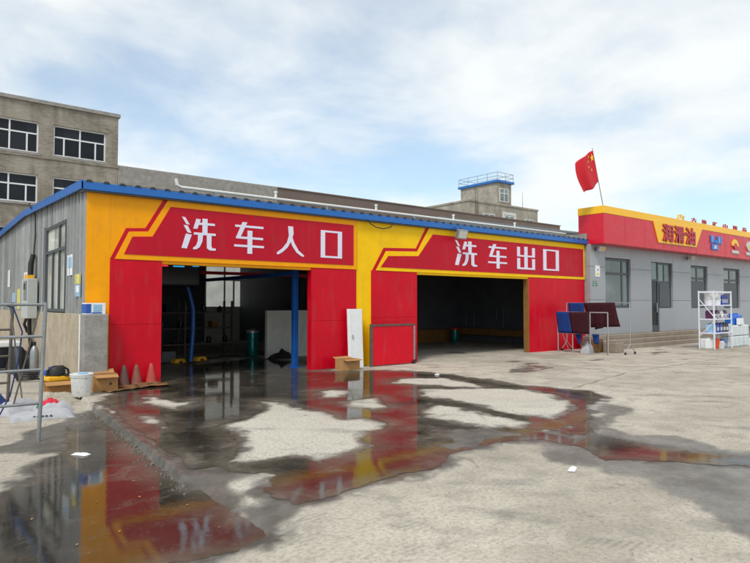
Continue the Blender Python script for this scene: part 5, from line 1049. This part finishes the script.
# ------------------------------------------------------------------ buildings behind
gb_ = thing('brick_building', 'grey unfinished brick building with white framed dark windows', 'building', (-10, 27, 0)); go_ = (-10, 27, 0)
BX = 8.0; wins = []
for fl_, (z0, z1) in enumerate([(10.50, 12.34), (7.55, 9.22), (4.4, 6.1)]):
    for x0 in (4.33, 0.60, -3.13, -6.86): wins.append((x0, x0+2.95, z0, z1))
# wall built from piers and bands round real openings
zs = [0, 4.4, 6.1, 7.55, 9.22, 10.50, 12.34, 13.45]
for a, b in zip(zs[0::2], zs[1::2]): M(go_).box(-12, 27, a, BX, 27.4, b).build('wall_band', MAT['grey_brick'], gb_)
for a, b in zip(zs[1::2], zs[2::2]):
    xs_ = [-12] + sorted(sum([[w[0], w[1]] for w in wins if abs(w[2]-a) < 0.1], [])) + [BX]
    for p, q in zip(xs_[0::2], xs_[1::2]): M(go_).box(p, 27, a, q, 27.4, b).build('pier', MAT['grey_brick'], gb_)
M(go_).box(BX-.4, 27.4, 0, BX, 40, 13.45).build('side_wall', MAT['grey_brick'], gb_); M(go_).box(-12, 27.4, 13.3, BX-.4, 40, 13.44).build('roof', MAT['grey_cement'], gb_)
M(go_).box(-12.1, 26.88, 13.45, BX+.1, 27.5, 13.66).build('coping', MAT['grey_cement'], gb_); M(go_).box(BX-.5, 27.5, 13.45, BX+.1, 40, 13.66).build('coping', MAT['grey_cement'], gb_)
M(go_).box(-12, 26.95, 10.22, BX+.02, 26.999, 10.40).build('string_course', MAT['grey_brick'], gb_)
M(go_).box(-12, 29.6, 0, BX-.4, 29.7, 13.3).build('inner_wall', MAT['dark_lining'], gb_)
for x0, x1, z0, z1 in wins:
    h_ = z0+(z1-z0)*0.62
    window(gb_, go_, 'x', x0, x1, z0, z1, 27.12, MAT['white_frame'], MAT['dark_glass'], [(x0+(x1-x0)*0.5, None, None), (x0+(x1-x0)*0.20, None, h_), (x0+(x1-x0)*0.80, None, h_)], [(h_, None, None)], 0.085, 0.08)
    M(go_).box(x0-.1, 26.94, z0-.14, x1+.1, 27.1, z0-.001).build('sill', MAT['grey_cement'], gb_)
lw = thing('long_building', 'long flat roofed building with bare concrete and dark brown parapet behind the car wash', 'building', (8.0, 27, 0)); lo = (8.0, 27, 0)
M(lo).box(8.002, 27.2, 0, 55.2, 38, 10.15).build('wall', MAT['grey_brick'], lw)
M(lo).box(8.004, 27.0, 9.2, 19.5, 27.6, 10.45).build('parapet', MAT['grey_cement'], lw, bevel=0.05); M(lo).box(19.5, 26.96, 9.2, 55.2, 27.5, 10.33).build('parapet', MAT['parapet_brown'], lw)
M(lo).box(19.45, 26.90, 10.33, 55.3, 27.55, 10.42).build('coping', MAT['parapet_brown'], lw)
tw = thing('stair_tower_building', 'pale block building with a blue rimmed stair tower and roof railing', 'building', (52.6, 38.1, 0)); to_ = (52.6, 38.1, 0)
M(to_).box(52.6, 38.1, 0, 66.3, 46, 14.4).build('wall', MAT['tower_brick'], tw); M(to_).box(52.5, 38.0, 14.4, 66.4, 46, 14.62).build('coping', MAT['tower_brick'], tw)
tx = M(to_).box(58.05, 38.3, 14.62, 60.9, 44.7, 17.45).build('tower', MAT['tower_brick'], tw); M(to_).box(57.8, 38.0, 17.45, 61.2, 45.0, 17.75).build('tower_rim', MAT['blue_trim'], tx)
rl = M(to_)
for x, y_ in [(57.9, 38.1), (59.5, 38.1), (61.1, 38.1), (57.9, 39.8), (57.9, 41.5), (57.9, 43.2), (57.9, 44.9), (61.1, 41.5), (61.1, 44.9)]: rl.rod((x, y_, 17.75), (x, y_, 18.75), 0.035, n=6)
for z in (18.25, 18.75): rl.rod((57.9, 38.1, z), (61.1, 38.1, z), 0.03, n=6).rod((57.9, 38.1, z), (57.9, 44.9, z), 0.03, n=6).rod((57.9, 44.9, z), (61.1, 44.9, z), 0.03, n=6).rod((61.1, 38.1, z), (61.1, 44.9, z), 0.03, n=6)
rl.build('railing', MAT['galvanised'], tw)
window(tw, to_, 'x', 58.5, 60.25, 15.0, 16.75, 38.22, MAT['white_frame'], MAT['shop_glass'], [(59.4, None, None)], [(16.1, None, None)], 0.08, 0.07)
for x0, x1, z0, z1 in ((55.1, 57.3, 12.1, 13.1), (59.2, 61.2, 12.0, 13.2), (63.5, 65.3, 12.1, 13.1)):
    window(tw, to_, 'x', x0, x1, z0, z1, 38.02, MAT['white_frame'], MAT['shop_glass'], [((x0+x1)/2, None, None)], [], 0.08, 0.07)
M(to_).box(58.85, 38.03, 11.6, 59.15, 38.098, 13.65).box(61.25, 38.03, 11.6, 61.55, 38.098, 13.65).box(59.15, 38.03, 13.3, 61.25, 38.098, 13.65).build('window_surround', MAT['far_white'], tw)
lad = M(to_)
for x in (53.6, 54.0): lad.rod((x, 38.0, 11.0), (x, 38.0, 16.0), 0.03, n=6)
for z in np.arange(11, 16, 0.35): lad.rod((53.6, 38.0, z), (54.0, 38.0, z), 0.02, n=6)
lad.build('ladder', MAT['rusty_steel'], tw)
M(to_).rod((64.2, 39, 14.6), (64.2, 39, 17.0), 0.04, 0.015, n=6).build('mast', MAT['galvanised'], tw)
